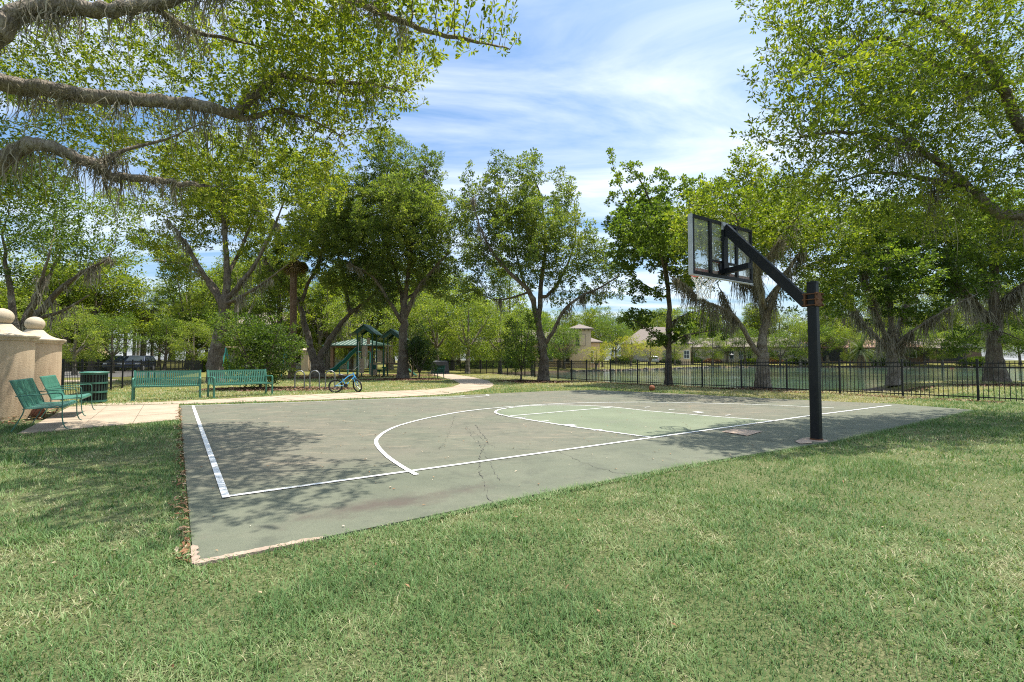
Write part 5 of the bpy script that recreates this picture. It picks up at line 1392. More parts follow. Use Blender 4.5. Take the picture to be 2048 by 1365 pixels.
# ------------------------------------------------------------------ green mesh armchairs
def settee(loc, rz, label):
    t = empty('settee', loc, rz, label, 'settee', 'green metal settees on the patio')
    w = 1.46; d = .50; sh = .42
    # seat: slightly dished sheet with a rolled front edge (front is -y)
    def sheet(name, prof, m):
        vs = []; fs = []
        for (y, z) in prof:
            vs += [(-w / 2, y, z), (w / 2, y, z)]
        n = len(prof)
        for (y, z) in prof: vs += [(-w / 2, y + .004, z - .016), (w / 2, y + .004, z - .016)]
        for i in range(n - 1):
            fs += [[2 * i, 2 * i + 1, 2 * i + 3, 2 * i + 2], [2 * n + 2 * i + 2, 2 * n + 2 * i + 3, 2 * n + 2 * i + 1, 2 * n + 2 * i]]
            fs += [[2 * i, 2 * i + 2, 2 * n + 2 * i + 2, 2 * n + 2 * i], [2 * i + 3, 2 * i + 1, 2 * n + 2 * i + 1, 2 * n + 2 * i + 3]]
        fs += [[1, 0, 2 * n, 2 * n + 1], [2 * n - 2, 2 * n - 1, 4 * n - 1, 4 * n - 2]]
        return MB().add(vs, fs).build(name, m, t)
    sheet('seat', [(-d / 2 - .015, sh - .045), (-d / 2, sh - .008), (-d / 2 + .05, sh), (-.08, sh - .018), (.1, sh - .03), (d / 2 - .03, sh - .02)], 'green_coat')
    back = sheet('backrest', [(d / 2 - .035, sh - .02), (d / 2 + .0, sh + .06), (d / 2 + .08, sh + .27), (d / 2 + .125, sh + .43), (d / 2 + .14, sh + .45), (d / 2 + .165, sh + .45)], 'green_coat')
    sheet_b = MB().box((0, d / 2 + .062, sh + .22), (w - .02, .012, .035), M=Matrix.Rotation(R(-20), 3, 'X')).build('cross_strap', 'green_coat', back)
    for s in (-1, 1):
        x = s * (w / 2 + .008)
        MB().tube(crom([(x, -d / 2 - .10, .012), (x, -d / 2 - .055, .05), (x, -d / 2 - .02, .20), (x, -d / 2 - .015, .50), (x, -d / 2 - .008, .60), (x, -d / 2 + .03, .635), (x, -d / 2 + .15, .632), (x, d / 2 + .075, .60)], 4), .0095, 7).build('armrest', 'green_frame', t, True)
        MB().tube(crom([(x, d / 2 + .15, .87), (x, d / 2 + .06, .64), (x, d / 2 - .035, .40), (x, d / 2 + .02, .20), (x, d / 2 + .11, .012)], 4), .0095, 7).build('leg', 'green_frame', t, True)
        MB().tube([(x, -d / 2, sh - .03), (x, d / 2 - .03, sh - .035)], .009, 6).build('seat_rail', 'green_frame', t)
    MB().tube([(-w / 2, d / 2 - .02, sh - .04), (w / 2, d / 2 - .02, sh - .04)], .009, 6).build('cross_bar', 'green_frame', t)
    return t
settee((-8.50, 8.95, .03), COURT_ANG + R(90), 'nearer green mesh settee with arms, in front of the nearer pillar')
settee((-9.90, 10.90, .03), COURT_ANG + R(90), 'farther green mesh settee with arms, next to the slatted trash can')

# ------------------------------------------------------------------ slatted benches
slat_cache = {}
def part_at(name, me, m, parent, loc, rot=(0, 0, 0)):
    o = link(name, me, m, parent); o.location = loc; o.rotation_euler = rot
    return o
def bench(loc, rz, label, L=1.83, m='green_coat', n=31):
    t = empty('park_bench', loc, rz, label, 'bench', 'green slatted benches')
    key = ('b', L)
    if key not in slat_cache:
        slat_cache[key] = (MB().box((0, 0, .225), (.034, .008, .44)).mesh('slat'), MB().box((0, -.21, 0), (.034, .42, .008)).mesh('slat'))
    bs, ss = slat_cache[key]
    lean = R(12)
    for i in range(n):
        x = -L / 2 + .07 + (L - .14) * i / (n - 1)
        part_at('slat', bs, m, t, (x, .20, .43), (-lean, 0, 0))
        part_at('slat', ss, m, t, (x, .20, .43), (R(3), 0, 0))
    def bar(name, y, z, h, d): MB().box((0, y, z), (L - .10, d, h)).build(name, m, t)
    bar('back_rail', .20 + math.sin(lean) * .43 + .006, .43 + .435, .05, .018); bar('back_rail', .20 + math.sin(lean) * .2 + .012, .43 + .21, .05, .014); bar('back_rail', .214, .44, .04, .018)
    bar('seat_rail', -.215, .408, .045, .022); bar('seat_rail', .0, .405, .03, .02)
    for s in (-1, 1):
        x = s * (L / 2 - .03)
        leg = MB().beam((x, -.20, 0), (x, -.20, .62), .05, .05, (0, 1, 0), .006).build('leg', m, t)
        MB().box((x, -.20, .006), (.09, .12, .012)).build('foot', m, leg)
        MB().beam((x, .24, 0), (x, .21, .43), .05, .05, (0, 1, 0), .006).build('leg', m, t)
        MB().beam((x, .205, .40), (x, .31, .90), .05, .05, (0, 1, 0), .006).build('back_post', m, t)
        MB().tube(crom([(x, -.20, .60), (x, -.185, .645), (x, -.12, .66), (x, .10, .655), (x, .25, .66)], 4), .026, 8).build('armrest', m, t, True)
    return t
bL = (gp(255, 803) + gp(392, 798)) / 2; bR = (gp(414, 797.5) + gp(533, 790.5)) / 2
axb = gp(392, 798) - gp(255, 803); axb2 = gp(533, 790.5) - gp(414, 797.5)
bench((bL[0], bL[1] + .2, .02), math.atan2(axb[1], axb[0]), 'green slatted bench nearer the trash can', np.linalg.norm(axb) + .05)
bench((bR[0], bR[1] + .2, .02), math.atan2(axb2[1], axb2[0]), 'green slatted bench in front of the large shrub', np.linalg.norm(axb2) + .05, n=31)
pb = gp(872, 757)
bench((pb[0], pb[1], .0), R(-62), 'dark green bench by the path near the playground, seen from the side', 1.9, 'green_dark')

# ------------------------------------------------------------------ trash can
tp = gp(187, 806)
tcn = empty('trash_can', (tp[0], tp[1], .03), 0, 'round green slatted trash can left of the benches', 'trash can')
sm = MB().box((0, 0, .42), (.034, .006, .80)).mesh('slat')
for i in range(26):
    a = 2 * math.pi * i / 26
    part_at('slat', sm, 'can_slat', tcn, (.30 * math.cos(a), .30 * math.sin(a), 0), (0, 0, a + math.pi / 2))
for z in (.025, .29, .55, .82):
    MB().lathe([(.303, z - .025), (.314, z - .025), (.314, z + .025), (.303, z + .025)], 40).build('hoop_band', 'green_frame', tcn)
MB().lathe([(.15, .86), (.15, .845), (.34, .843), (.345, .855), (.33, .87), (.17, .885)], 40).build('lid', 'green_coat', tcn, True)
MB().lathe([(.0, .03), (.27, .03), (.28, .80), (.26, .80), (.25, .05), (.0, .05)], 32).build('liner', 'rubber', tcn, True)

# ------------------------------------------------------------------ bike racks and bicycle
for (px, lb) in ((599, 'leftmost of the three grey hoop bike racks'), (629, 'middle one of the three grey hoop bike racks'), (660, 'grey hoop bike rack nearest the blue bicycle')):
    p = gp(px, 779.5)
    rk = empty('bike_rack', (p[0], p[1], 0), R(8), lb, 'bike rack', 'hoop bike racks')
    r = .19
    pts = [(-r, 0, -.05), (-r, 0, .3), (-r, 0, .60)] + [(-r * math.cos(a), 0, .60 + r * math.sin(a)) for a in np.linspace(0, math.pi, 13)[1:-1]] + [(r, 0, .60), (r, 0, .3), (r, 0, -.05)]
    MB().tube(pts, .026, 10).build('hoop', 'steel_rack', rk, True)
    for s in (-1, 1): MB().lathe([(0, 0), (.06, 0), (.06, .012), (0, .014)], 14, (s * r, 0, .0)).build('flange', 'steel_rack', rk)

bp = gp(671, 786.5)
bk = empty('bicycle', (bp[0], bp[1], .0), R(22), 'small light blue bicycle on its kickstand by the bike racks', 'bicycle')
WR = .262; WB = .86
lean = Matrix.Rotation(R(-7), 4, 'X')
frm = empty('frame', (0, 0, 0)); frm.parent = bk; frm.rotation_euler = (R(-6), 0, 0)
RA = Vector((0, 0, WR)); BB = Vector((.36, 0, .27)); ST = Vector((.25, 0, .54)); HT = Vector((.64, 0, .74)); HB = Vector((.68, 0, .61))
tb = MB()
tb.tube([HT + Vector((-.01, 0, -.02)), HT.lerp(ST, .5) + Vector((0, 0, -.02)), ST + Vector((.03, 0, -.06))], .019, 8)
tb.tube([HB, HB.lerp(BB, .55), BB], .021, 8); tb.tube([BB, ST], .017, 8); tb.tube([HT + Vector((-.006, 0, .02)), HB + Vector((.006, 0, -.02))], .023, 8)
for s in (-1, 1):
    y = Vector((0, s * .05, 0))
    tb.tube([BB + y * .6, RA + y], .011, 6); tb.tube([ST + Vector((.02, s * .02, -.08)), RA + y], .010, 6)
tb.build('tubes', 'bike_blue', frm, True)
MB().tube([HB.lerp(BB, .3) , HB.lerp(BB, .62)], .0225, 8, False).build('decal', 'decal_yellow', frm, True)
MB().tube([ST + Vector((.005, 0, -.02)), ST + Vector((-.03, 0, .10))], .013, 8).build('seat_post', 'bike_black', frm, True)
sd = MB(); sd.tube([ST + Vector((-.15, 0, .125)), ST + Vector((-.08, 0, .13)), ST + Vector((.02, 0, .12)), ST + Vector((.11, 0, .115))], [.055, .07, .035, .018], 10)
so_ = sd.build('saddle', 'bike_black', frm, True)
MB().lathe([(0, -.008), (.075, -.008), (.08, 0), (.075, .008), (0, .008)], 24).build('chainring', 'bike_black', frm).matrix_local = Matrix.Translation(BB + Vector((0, -.05, 0))) @ Matrix.Rotation(R(90), 4, 'X')
for s in (-1, 1):
    cr_ = MB().beam(BB + Vector((0, s * .07, 0)), BB + Vector((s * .09, s * .075, -s * .09)), .014, .022).build('crank', 'bike_black', frm)
    MB().box(BB + Vector((s * .09, s * .12, -s * .09)), (.08, .075, .022)).build('pedal', 'bike_black', cr_)
MB().tube([BB + Vector((-.06, .05, -.02)), Vector((.22, .17, .03))], .009, 6).build('kickstand', 'bike_black', frm)
def wheel(name, loc, M, parent):
    w = empty(name, (0, 0, 0)); w.parent = parent; w.matrix_local = Matrix.Translation(loc) @ M
    ring = [(WR_i * math.cos(a), 0, WR_i * math.sin(a)) for WR_i in (WR - .027,) for a in np.linspace(0, 2 * math.pi, 41)[:-1]]
    MB().tube(ring, .027, 8, closed=True).build('tyre', 'rubber', w, True)
    ring = [((WR - .055) * math.cos(a), 0, (WR - .055) * math.sin(a)) for a in np.linspace(0, 2 * math.pi, 41)[:-1]]
    MB().tube(ring, .011, 6, closed=True).build('rim', 'bike_black', w, True)
    MB().tube([(0, -.05, 0), (0, .05, 0)], .02, 10).build('hub', 'bike_black', w, True)
    sp = MB()
    for i in range(20):
        a = 2 * math.pi * i / 20; b_ = a + (.5 if i % 2 else -.5)
        sp.tube([(.018 * math.cos(b_), (.025 if i % 4 < 2 else -.025), .018 * math.sin(b_)), ((WR - .06) * math.cos(a), 0, (WR - .06) * math.sin(a))], .0022, 4)
    sp.build('spokes', 'spoke_steel', w)
wheel('rear_wheel', RA, Matrix.Identity(4), frm)
turn = R(-58)
fk = empty('fork', (0, 0, 0)); fk.parent = frm
steer = Vector((HT.x - HB.x, 0, HT.z - HB.z)).normalized()
fk.matrix_local = Matrix.Translation(HB) @ Matrix.Rotation(turn, 4, steer)
FA = Vector((.79, 0, WR)) - HB
ft = MB()
for s in (-1, 1): ft.tube([Vector((0, s * .048, -.02)), Vector((0, s * .05, -.04)), FA + Vector((0, s * .055, 0))], [.014, .014, .010], 7)
ft.tube([Vector((0, -.05, -.02)), Vector((0, .05, -.02))], .016, 7)
ft.build('fork_blades', 'bike_blue', fk, True)
HBp = HT - HB
hb = MB(); hb.tube([HBp * 1.0, HBp * 1.0 + Vector((.0, 0, .13))], .014, 8)
hb.tube(crom([HBp + Vector((-.06, -.28, .20)), HBp + Vector((-.01, -.17, .18)), HBp + Vector((.02, 0, .13)), HBp + Vector((-.01, .17, .18)), HBp + Vector((-.06, .28, .20))], 4), .011, 8)
hbo = hb.build('handlebar', 'bike_black', fk, True)
wheel('front_wheel', FA, Matrix.Identity(4), fk)
# ------------------------------------------------------------------ basketballs
def ball(px, py, D, z, label, seed):
    p = gp(px, py)
    b = empty('basketball', (p[0], p[1], z + .12), seed, label, 'ball', 'basketballs left lying about')
    b.rotation_euler = (seed * .7, seed * 1.3, seed)
    r = .12
    MB().lathe([(0.0005, -r)] + [(r * math.cos(a), r * math.sin(a)) for a in np.linspace(-1.45, 1.45, 18)] + [(0.0005, r)], 32).build('cover', 'ball_orange', b, True)
    for k, (ax, off) in enumerate((('x', 0), ('y', 0), ('c', .06), ('c', -.06))):
        pts = []
        for a in np.linspace(0, 2 * math.pi, 33)[:-1]:
            if ax == 'x': q = (0, math.cos(a), math.sin(a))
            elif ax == 'y': q = (math.cos(a), 0, math.sin(a))
            else:
                q = (math.cos(a), off / .12 * (1.0 + .35 * math.cos(2 * a)), math.sin(a))
            q = Vector(q).normalized() * (r + .0005); pts.append(q)
        MB().tube(pts, .0028, 4, closed=True).build('seam', 'ball_seam', b)
ball(1304, 782.5, 0, 0, 'brown basketball on the grass by the far edge of the court', 1)
ball(76, 838, 0, 0.0, 'reddish basketball on the mulch behind the nearer green settee', 3)

# ------------------------------------------------------------------ fences
def fence(label, pts_fn, nsec, hgt, gap_n=16, zf=tz, pw=.017):
    root = empty('metal_fence', (0, 0, 0), 0, label, 'fence')
    pk = MB().box((0, 0, hgt / 2 + .03), (pw, pw, hgt - .06)).mesh('picket')
    pm = MB().beam((0, 0, -.1), (0, 0, hgt + .03), .055, .055, (0, 1, 0)).box((0, 0, hgt + .04), (.066, .066, .02)).mesh('post')
    pickets = []
    for i in range(nsec + 1):
        p = pts_fn(i); q = pts_fn(i + 1) if i < nsec else p + (p - pts_fn(i - 1))
        an = math.atan2(q[1] - p[1], q[0] - p[0])
        part_at('post', pm, 'fence_black', root, (p[0], p[1], zf(*p)), (0, 0, an))
        if i == nsec: break
        z0, z1 = zf(*p), zf(*q)
        e = (q - p) / np.linalg.norm(q - p) * .028
        for zz_ in (.13, hgt - .20, hgt - .07):
            MB().beam((p[0] + e[0], p[1] + e[1], z0 + zz_), (q[0] - e[0], q[1] - e[1], z1 + zz_), .028, .034).build('rail', 'fence_black', root)
        for k in range(1, gap_n):
            w = p + (q - p) * k / gap_n
            pickets.append((math.hypot(*w), w[0], w[1], z0 + (z1 - z0) * k / gap_n, an))
    return root, pk, pickets
def finish_fence(root, pk, pickets, vis):
    pickets = sorted([p for p in pickets if vis(p)]) + sorted([p for p in pickets if not vis(p)])
    for p in pickets[:300]:
        part_at('picket', pk, 'fence_black', root, (p[1], p[2], p[3]), (0, 0, p[4]))
    rest = MB()
    hz = max(v.co.z for v in pk.vertices)
    for p in pickets[300:]:
        rest.box((p[1], p[2], p[3] + hz / 2 + .015), (.017, .017, hz - .03), p[4])
    if rest.v:
        setp(rest.build('far_pickets', 'fence_black', root), kind='stuff')
S = 1.83
FH = 1.225
def pond_fn(i):
    j = i - 11
    return F0 - d1 * S * j if j >= 0 else F0 - d2 * S * j
r_, pk_, pp_ = fence('black picket fence between the court and the pond', lambda i: pond_fn(i - 11), 34, FH, zf=lambda x, y: 0.0)
def in_view(p): return p[2] > 0 and abs(p[1] / p[2]) < 1.08
finish_fence(r_, pk_, pp_, in_view)
LD = np.array([-501.0, 967.0]); LD /= np.linalg.norm(LD)
L0 = at_ground(165, 13.4 * H)
r_, pk_, pp_ = fence('black picket fence behind the trash can and benches', lambda i: L0 + LD * S * (i - 3), 36, FH, 12, tz, .012)
finish_fence(r_, pk_, pp_, in_view)
# the corner where the two fences are closed by a covered stack beyond the path
q = at_ground(880, 44)
cv = empty('covered_grill', (q[0], q[1], 0), R(10), 'dark grey covered box standing behind the path bench', 'covered box')
MB().add([(-.85, -.5, 0), (.85, -.5, 0), (.85, .5, 0), (-.85, .5, 0), (-.75, -.42, 1.1), (.72, -.4, 1.12), (.7, .4, 1.15), (-.74, .42, 1.12), (-.5, 0, 1.22), (.5, 0, 1.2)],
    [[0, 1, 5, 4], [1, 2, 6, 5], [2, 3, 7, 6], [3, 0, 4, 7], [4, 5, 9, 8], [6, 7, 8, 9], [5, 6, 9], [7, 4, 8]]).build('cover', 'cover_grey', cv)
MB().tube([(-.86, -.51, .25), (.86, -.51, .25), (.86, .51, .25), (-.86, .51, .25)], .012, 5, closed=True).build('tie_cord', 'rubber', cv)

# ------------------------------------------------------------------ playground
pg = at_ground(748, 37.5)
PG = empty('playground_structure', (pg[0], pg[1], 0), R(0), 'green and tan playground set with two roofed towers and a slide', 'playground')
def post_(x, y, h): MB().tube([(x, y, -.1), (x, y, h)], .057, 10).build('post', 'green_dark', PG, True)
def tower(cx, cy, w, d, hp_, deck, roof_h, lbl):
    for sx in (-1, 1):
        for sy in (-1, 1): post_(cx + sx * w / 2, cy + sy * d / 2, hp_)
    MB().box((cx, cy, deck), (w - .10, d - .10, .06)).build('deck', 'brown_wood', PG)
    ov = .38; e = hp_ - .02
    rf = MB()
    a = w / 2 + ov; b_ = d / 2 + ov
    for s in (-1, 1):
        rf.add([(cx + s * a, cy - b_, e - .14), (cx + s * a, cy + b_, e - .14), (cx, cy + b_, e + roof_h), (cx, cy - b_, e + roof_h), (cx + s * a, cy - b_, e - .20), (cx + s * a, cy + b_, e - .20), (cx, cy + b_, e + roof_h - .07), (cx, cy - b_, e + roof_h - .07)],
               [[0, 1, 2, 3] if s > 0 else [3, 2, 1, 0], [7, 6, 5, 4] if s > 0 else [4, 5, 6, 7], [0, 3, 7, 4], [1, 5, 6, 2], [0, 4, 5, 1]])
    ro = rf.build('roof', 'roof_green', PG)
    for s in (-1, 1):
        MB().add([(cx - a * .8, cy + s * (b_ - .12), e - .1), (cx - a * .5, cy + s * (b_ - .12), e - .1), (cx, cy + s * (b_ - .12), e + roof_h * .45), (cx + a * .5, cy + s * (b_ - .12), e - .1), (cx + a * .8, cy + s * (b_ - .12), e - .1), (cx, cy + s * (b_ - .12), e + roof_h * .93)],
                 [[0, 1, 2, 5], [5, 2, 3, 4]]).build('gable', 'green_dark', ro)
    for s in (-1, 1):
        for k in range(4):
            t_ = (k + .5) / 4
            y = cy - b_ + 2 * b_ * t_
            MB().beam((cx + s * a, y, e - .135), (cx + s * .02, y, e + roof_h + .004), .025, .02).build('rib', 'green_dark', ro)
tower(-.55, 0, 1.15, 1.15, 3.40, 1.95, .62, 'a')
tower(1.45, .3, 1.25, 1.25, 3.05, 1.0, .62, 'b')
# panels with cut-outs, seats, ladder loops
def panel(x, y, z0, z1, w, m='play_tan', rz=0): MB().box((x, y, (z0 + z1) / 2), (w, .03, z1 - z0), rz).build('panel', m, PG)
panel(-.55, -.575, 1.50, 2.35, .44); panel(-.75, -.61, .25, 1.38, .34); panel(-.28, -.575, 2.45, 2.95, .26)
panel(.08, -.30, .10, 1.05, .55); panel(.45, -.05, 1.1, 2.0, .40)
for k in range(5): MB().tube([(.95 + k * .13, -.30, 1.05), (.95 + k * .13, -.30, 2.35)], .03, 6).build('baluster', 'play_tan', PG)
MB().box((1.2, -.30, 2.36), (.75, .05, .05)).build('rail', 'play_tan', PG)
MB().box((.45, .1, 1.0), (.75, .9, .06)).build('bridge', 'play_tan', PG)
MB().box((.08, -.33, .72), (.36, .02, .36)).build('window_frame', 'green_dark', PG)
loop = [(-1.0, -.66, .05), (-1.0, -.66, 2.4), (-.97, -.66, 2.62), (-.85, -.66, 2.7), (-.55, -.66, 2.7), (-.45, -.66, 2.62), (-.43, -.66, 2.35), (-.43, -.66, 1.6)]
MB().tube(crom(loop, 4), .024, 7).build('handrail_loop', 'play_white', PG, True)
for k in range(6):
    z = .22 + k * .27
    MB().tube([(-1.0, -.66, z), (-.88, -.70, z + .03), (-.80, -.72, z + .08), (-.88, -.70, z + .13), (-1.0, -.66, z + .15)], .016, 6).build('climbing_loop', 'play_white', PG, True)
for x in (.62, 1.02):
    MB().tube([(x, -.75, 0), (x, -.75, .42 + (x > .8) * .2)], .04, 8).build('stool_post', 'green_dark', PG)
    MB().lathe([(.0, 0), (.10, 0), (.20, .10), (.21, .14), (.0, .13)], 14, (x, -.75, .40 + (x > .8) * .2)).build('stool', 'slide_green', PG, True)
# slide: trough swept along a wavy path
sp = crom([(-1.02, -.2, 2.05), (-1.22, -.25, 1.98), (-1.6, -.4, 1.58), (-1.95, -.55, 1.12), (-2.25, -.7, .86), (-2.6, -.85, .50), (-2.85, -.95, .36), (-3.0, -1.0, .33)], 5)
prof = [(-.30, .26), (-.26, .28), (-.235, .26), (-.22, .06), (-.12, .0), (.12, .0), (.22, .06), (.235, .26), (.26, .28), (.27, .26), (.25, .02), (.13, -.04), (-.13, -.04), (-.25, .02)]
vs = []; fs = []; m_ = len(prof)
for i, p in enumerate(sp):
    t_ = sp[min(i + 1, len(sp) - 1)] - sp[max(i - 1, 0)]; t_ = t_ / np.linalg.norm(t_)
    sd_ = np.cross(t_, [0, 0, 1.0]); sd_ /= np.linalg.norm(sd_)
    up_ = np.cross(sd_, t_)
    vs += [p + sd_ * a + up_ * b_ for a, b_ in prof]
for i in range(len(sp) - 1):
    for j in range(m_): fs.append([i * m_ + j, i * m_ + (j + 1) % m_, (i + 1) * m_ + (j + 1) % m_, (i + 1) * m_ + j])
MB().add(vs, fs).build('slide', 'slide_green', PG, True)
MB().box((-1.12, -.15, 2.55), (.06, .66, 1.0)).build('slide_hood', 'slide_green', PG)
MB().tube([(-2.4, -.76, 0), (-2.4, -.76, .70)], .04, 8).build('slide_leg', 'teal_tube', PG)
ar = empty('climbing_arch', (pg[0] - 2.35, pg[1] + 2.2, 0), 0, 'green tubular arch frame behind the slide', 'arch frame')
MB().tube([(-.42, 0, -.1), (-.42, 0, 1.5)] + [(-.42 * math.cos(a), 0, 1.5 + .42 * math.sin(a)) for a in np.linspace(0, math.pi, 11)[1:-1]] + [(.42, 0, 1.5), (.42, 0, -.1)], .06, 8).build('arch', 'teal_tube', ar, True)
MB().tube([(-.1, 0, 1.92), (1.4, 0, 1.92)], .06, 8).build('top_bar', 'teal_tube', ar, True)
MB().tube([(1.4, 0, 1.92), (1.4, 0, -.1)], .06, 8).build('leg', 'teal_tube', ar, True)
# ramp at the right of the second tower
MB().box((2.65, .2, .52), (1.5, .7, .05), M=Matrix.Rotation(R(38), 3, 'Y')).build('ramp', 'green_dark', PG)
MB().tube([(2.1, -.2, 1.9), (2.95, -.2, .75), (2.95, -.2, 0)], .025, 6).build('ramp_rail', 'play_tan', PG)
# swing set posts left of the shrub
sw = at_ground(478, 36)
SW = empty('swing_frame', (sw[0], sw[1], 0), R(4), 'teal legged swing frame with a tan top beam behind the shrub', 'swing frame')
MB().tube([(-1.0, 0, 2.2), (3.4, 0, 2.2)], .055, 8).build('top_beam', 'play_tan', SW, True)
for x in (-.95, 3.35):
    for s in (-1, 1): MB().tube([(x, 0, 2.2), (x, s * .8, -.1)], .05, 8).build('leg', 'teal_tube', SW, True)
for x in (.6, 1.8):
    st_ = MB().box((x, 0, .48), (.46, .16, .03)).build('swing_seat', 'rubber', SW)
    for s in (-1, 1): MB().tube([(x + s * .21, 0, .49), (x + s * .21, 0, 2.18)], .008, 5).build('chain', 'spoke_steel', st_)

# ------------------------------------------------------------------ picnic shelter
ps = at_ground(722, 54)
SH = empty('picnic_shelter', (ps[0], ps[1], 0), R(-8), 'picnic shelter with brown posts and green metal roof behind the playground', 'shelter')
for x in (-2.2, 2.2):
    for y in (-2.2, 2.2): MB().box((x, y, 1.3), (.32, .32, 2.6)).build('post', 'brown_wood', SH)
for y in (-2.2, 2.2): MB().box((0, y, 2.72), (5.0, .16, .26)).build('beam', 'brown_wood', SH)
for x in (-2.2, 2.2): MB().box((x, 0, 2.72), (.16, 4.2, .24)).build('beam', 'brown_wood', SH)
e = 3.0
MB().add([(-e, -e, 2.85), (e, -e, 2.85), (e, e, 2.85), (-e, e, 2.85), (0, 0, 3.75), (-e, -e, 2.75), (e, -e, 2.75), (e, e, 2.75), (-e, e, 2.75)], [[0, 1, 4], [1, 2, 4], [2, 3, 4], [3, 0, 4], [0, 5, 6, 1], [1, 6, 7, 2], [2, 7, 8, 3], [3, 8, 5, 0], [8, 7, 6, 5]]).build('roof', 'roof_green', SH)
ro = [c for c in SH.children if c.name.startswith('roof')][0]
for k in range(-6, 7):
    x = k * .46; t_ = 1 - abs(x) / e
    MB().beam((x, -e, 2.865), (x, -e + t_ * e, 2.865 + t_ * .90), .03, .04).build('seam', 'play_white', ro)

# ------------------------------------------------------------------ houses
def house(name, label, px, D, w, d, hgt, roofh, wall, roof, wins=(), garages=(), rz=None, ov=.5, dz=0.0):
    p = at_ground(px, D); z = tz(*p) + dz
    rz = -math.atan2(p[0], p[1]) * .5 if rz is None else rz
    t = empty(name, (p[0], p[1], z), rz, label, 'house')
    MB().box((0, 0, hgt / 2 - .5), (w, d, hgt + 1.0)).build('wall', wall, t)
    a, b_ = w / 2 + ov, d / 2 + ov; m = max(0.1, a - b_)
    if w < d: m = 0.05
    MB().add([(-a, -b_, hgt), (a, -b_, hgt), (a, b_, hgt), (-a, b_, hgt), (-m, 0, hgt + roofh), (m, 0, hgt + roofh), (-a, -b_, hgt - .16), (a, -b_, hgt - .16), (a, b_, hgt - .16), (-a, b_, hgt - .16)],
        [[0, 1, 5, 4], [1, 2, 5], [2, 3, 4, 5], [3, 0, 4], [0, 6, 7, 1], [1, 7, 8, 2], [2, 8, 9, 3], [3, 9, 6, 0], [9, 8, 7, 6]]).build('roof', roof, t)
    for (x, zc, ww, wh) in wins:
        o = MB()
        for s in (-1, 1): o.box((x + s * ww / 2, -d / 2 - .03, zc), (.12, .10, wh + .12)); o.box((x, -d / 2 - .032, zc + s * wh / 2), (ww - .1, .10, .12))
        o.box((x, -d / 2 - .034, zc), (.06, .07, wh)); o.box((x, -d / 2 - .036, zc), (ww - .1, .07, .06))
        wi = o.build('window', 'trim_white', t)
        MB().box((x, -d / 2 - .012, zc), (ww - .1, .02, wh - .1)).build('pane', 'window_glass', wi)
    for (x, zc, ww, wh, gm) in garages:
        dr = MB().box((x, -d / 2 - .03, zc), (ww, .06, wh)).build('garage_door' if gm == 'garage_grey' else 'screen_panel', gm, t)
        for k in range(1, 4):
            MB().box((x, -d / 2 - .066, zc - wh / 2 + wh * k / 4), (ww - .1, .014, .03)).build('groove', 'trim_white' if gm == 'garage_grey' else 'fence_black', dr)
    return t
house('peach_house', 'peach stucco house behind the middle oak', 1072, 86, 21, 10, 4.1, 2.3, 'stucco_peach', 'roof_brown',
      [(-9.0, 1.9, 1.5, 1.9), (-7.3, 1.9, 1.5, 1.9), (-4.6, 1.8, 1.2, 2.0), (-1.5, 1.8, 1.4, 1.8), (2.0, 1.8, 1.4, 1.8), (5.4, 1.6, 1.3, 2.0), (7.0, 1.6, 1.0, 2.0), (8.8, 1.6, 1.3, 2.0)])
tw = house('peach_tower', 'square peach tower with hip roof above the pond', 1160, 79, 3.3, 3.3, 6.3, .8, 'stucco_peach', 'roof_brown', [], [], ov=.45)
for (x0, x1, z0, z1, y0) in ((-.75, .75, 3.5, 5.4, -1.68),):
    MB().box((0, y0, (z0 + z1) / 2), (x1 - x0, .05, z1 - z0)).build('opening_shade', 'dark_screen', tw)  # flat dark panel painted as the shade inside the tower's recess
    MB().box((.25, y0 - .03, (z0 + z1) / 2), (.9, .04, z1 - z0 - .1)).build('alcove_wall', 'stucco_peach', tw)
for k in range(5): MB().box((-1.3 + k * .65, -1.72, 6.05), (.14, .14, .2)).build('bracket', 'brown_wood', tw)
house('terracotta_house', 'orange brown house with grey garage doors across the pond', 1308, 118, 15, 10, 4.2, 4.2, 'stucco_peach', 'roof_brown', [(6.6, 1.6, 1.2, 1.8)], [(-3.8, 1.3, 4.4, 2.5, 'garage_grey'), (2.6, 1.3, 2.8, 2.5, 'garage_grey')])
house('beige_house', 'long low beige house across the pond behind the lamp post', 1470, 128, 34, 11, 3.6, 2.6, 'stucco_beige', 'roof_brown', [(-12, 1.7, 2.6, 1.7), (-6, 1.7, 1.6, 1.7), (-2.0, 1.5, 1.0, 2.0), (0.2, 1.5, 1.0, 2.0), (2.2, 1.5, 1.0, 2.0), (8, 1.7, 2.0, 1.6), (13, 1.7, 1.6, 1.6)])
house('tiled_house', 'house with red tile roof and dark screened porch across the pond', 1700, 124, 26, 12, 3.4, 3.0, 'stucco_brown', 'roof_tile', [(11, 1.7, 1.4, 1.6)], [(-10.5, 1.5, 4.2, 2.8, 'dark_screen'), (-5.5, 1.5, 4.4, 2.8, 'dark_screen'), (-.6, 1.5, 4.2, 2.8, 'dark_screen'), (4.2, 1.5, 4.2, 2.8, 'dark_screen')])
house('shaded_house', 'shaded house with dark porch across the pond at right', 1860, 122, 16, 10, 3.2, 2.6, 'stucco_brown', 'roof_brown', [], [(-4.5, 1.4, 5, 2.6, 'dark_screen'), (2, 1.4, 5, 2.6, 'dark_screen')])
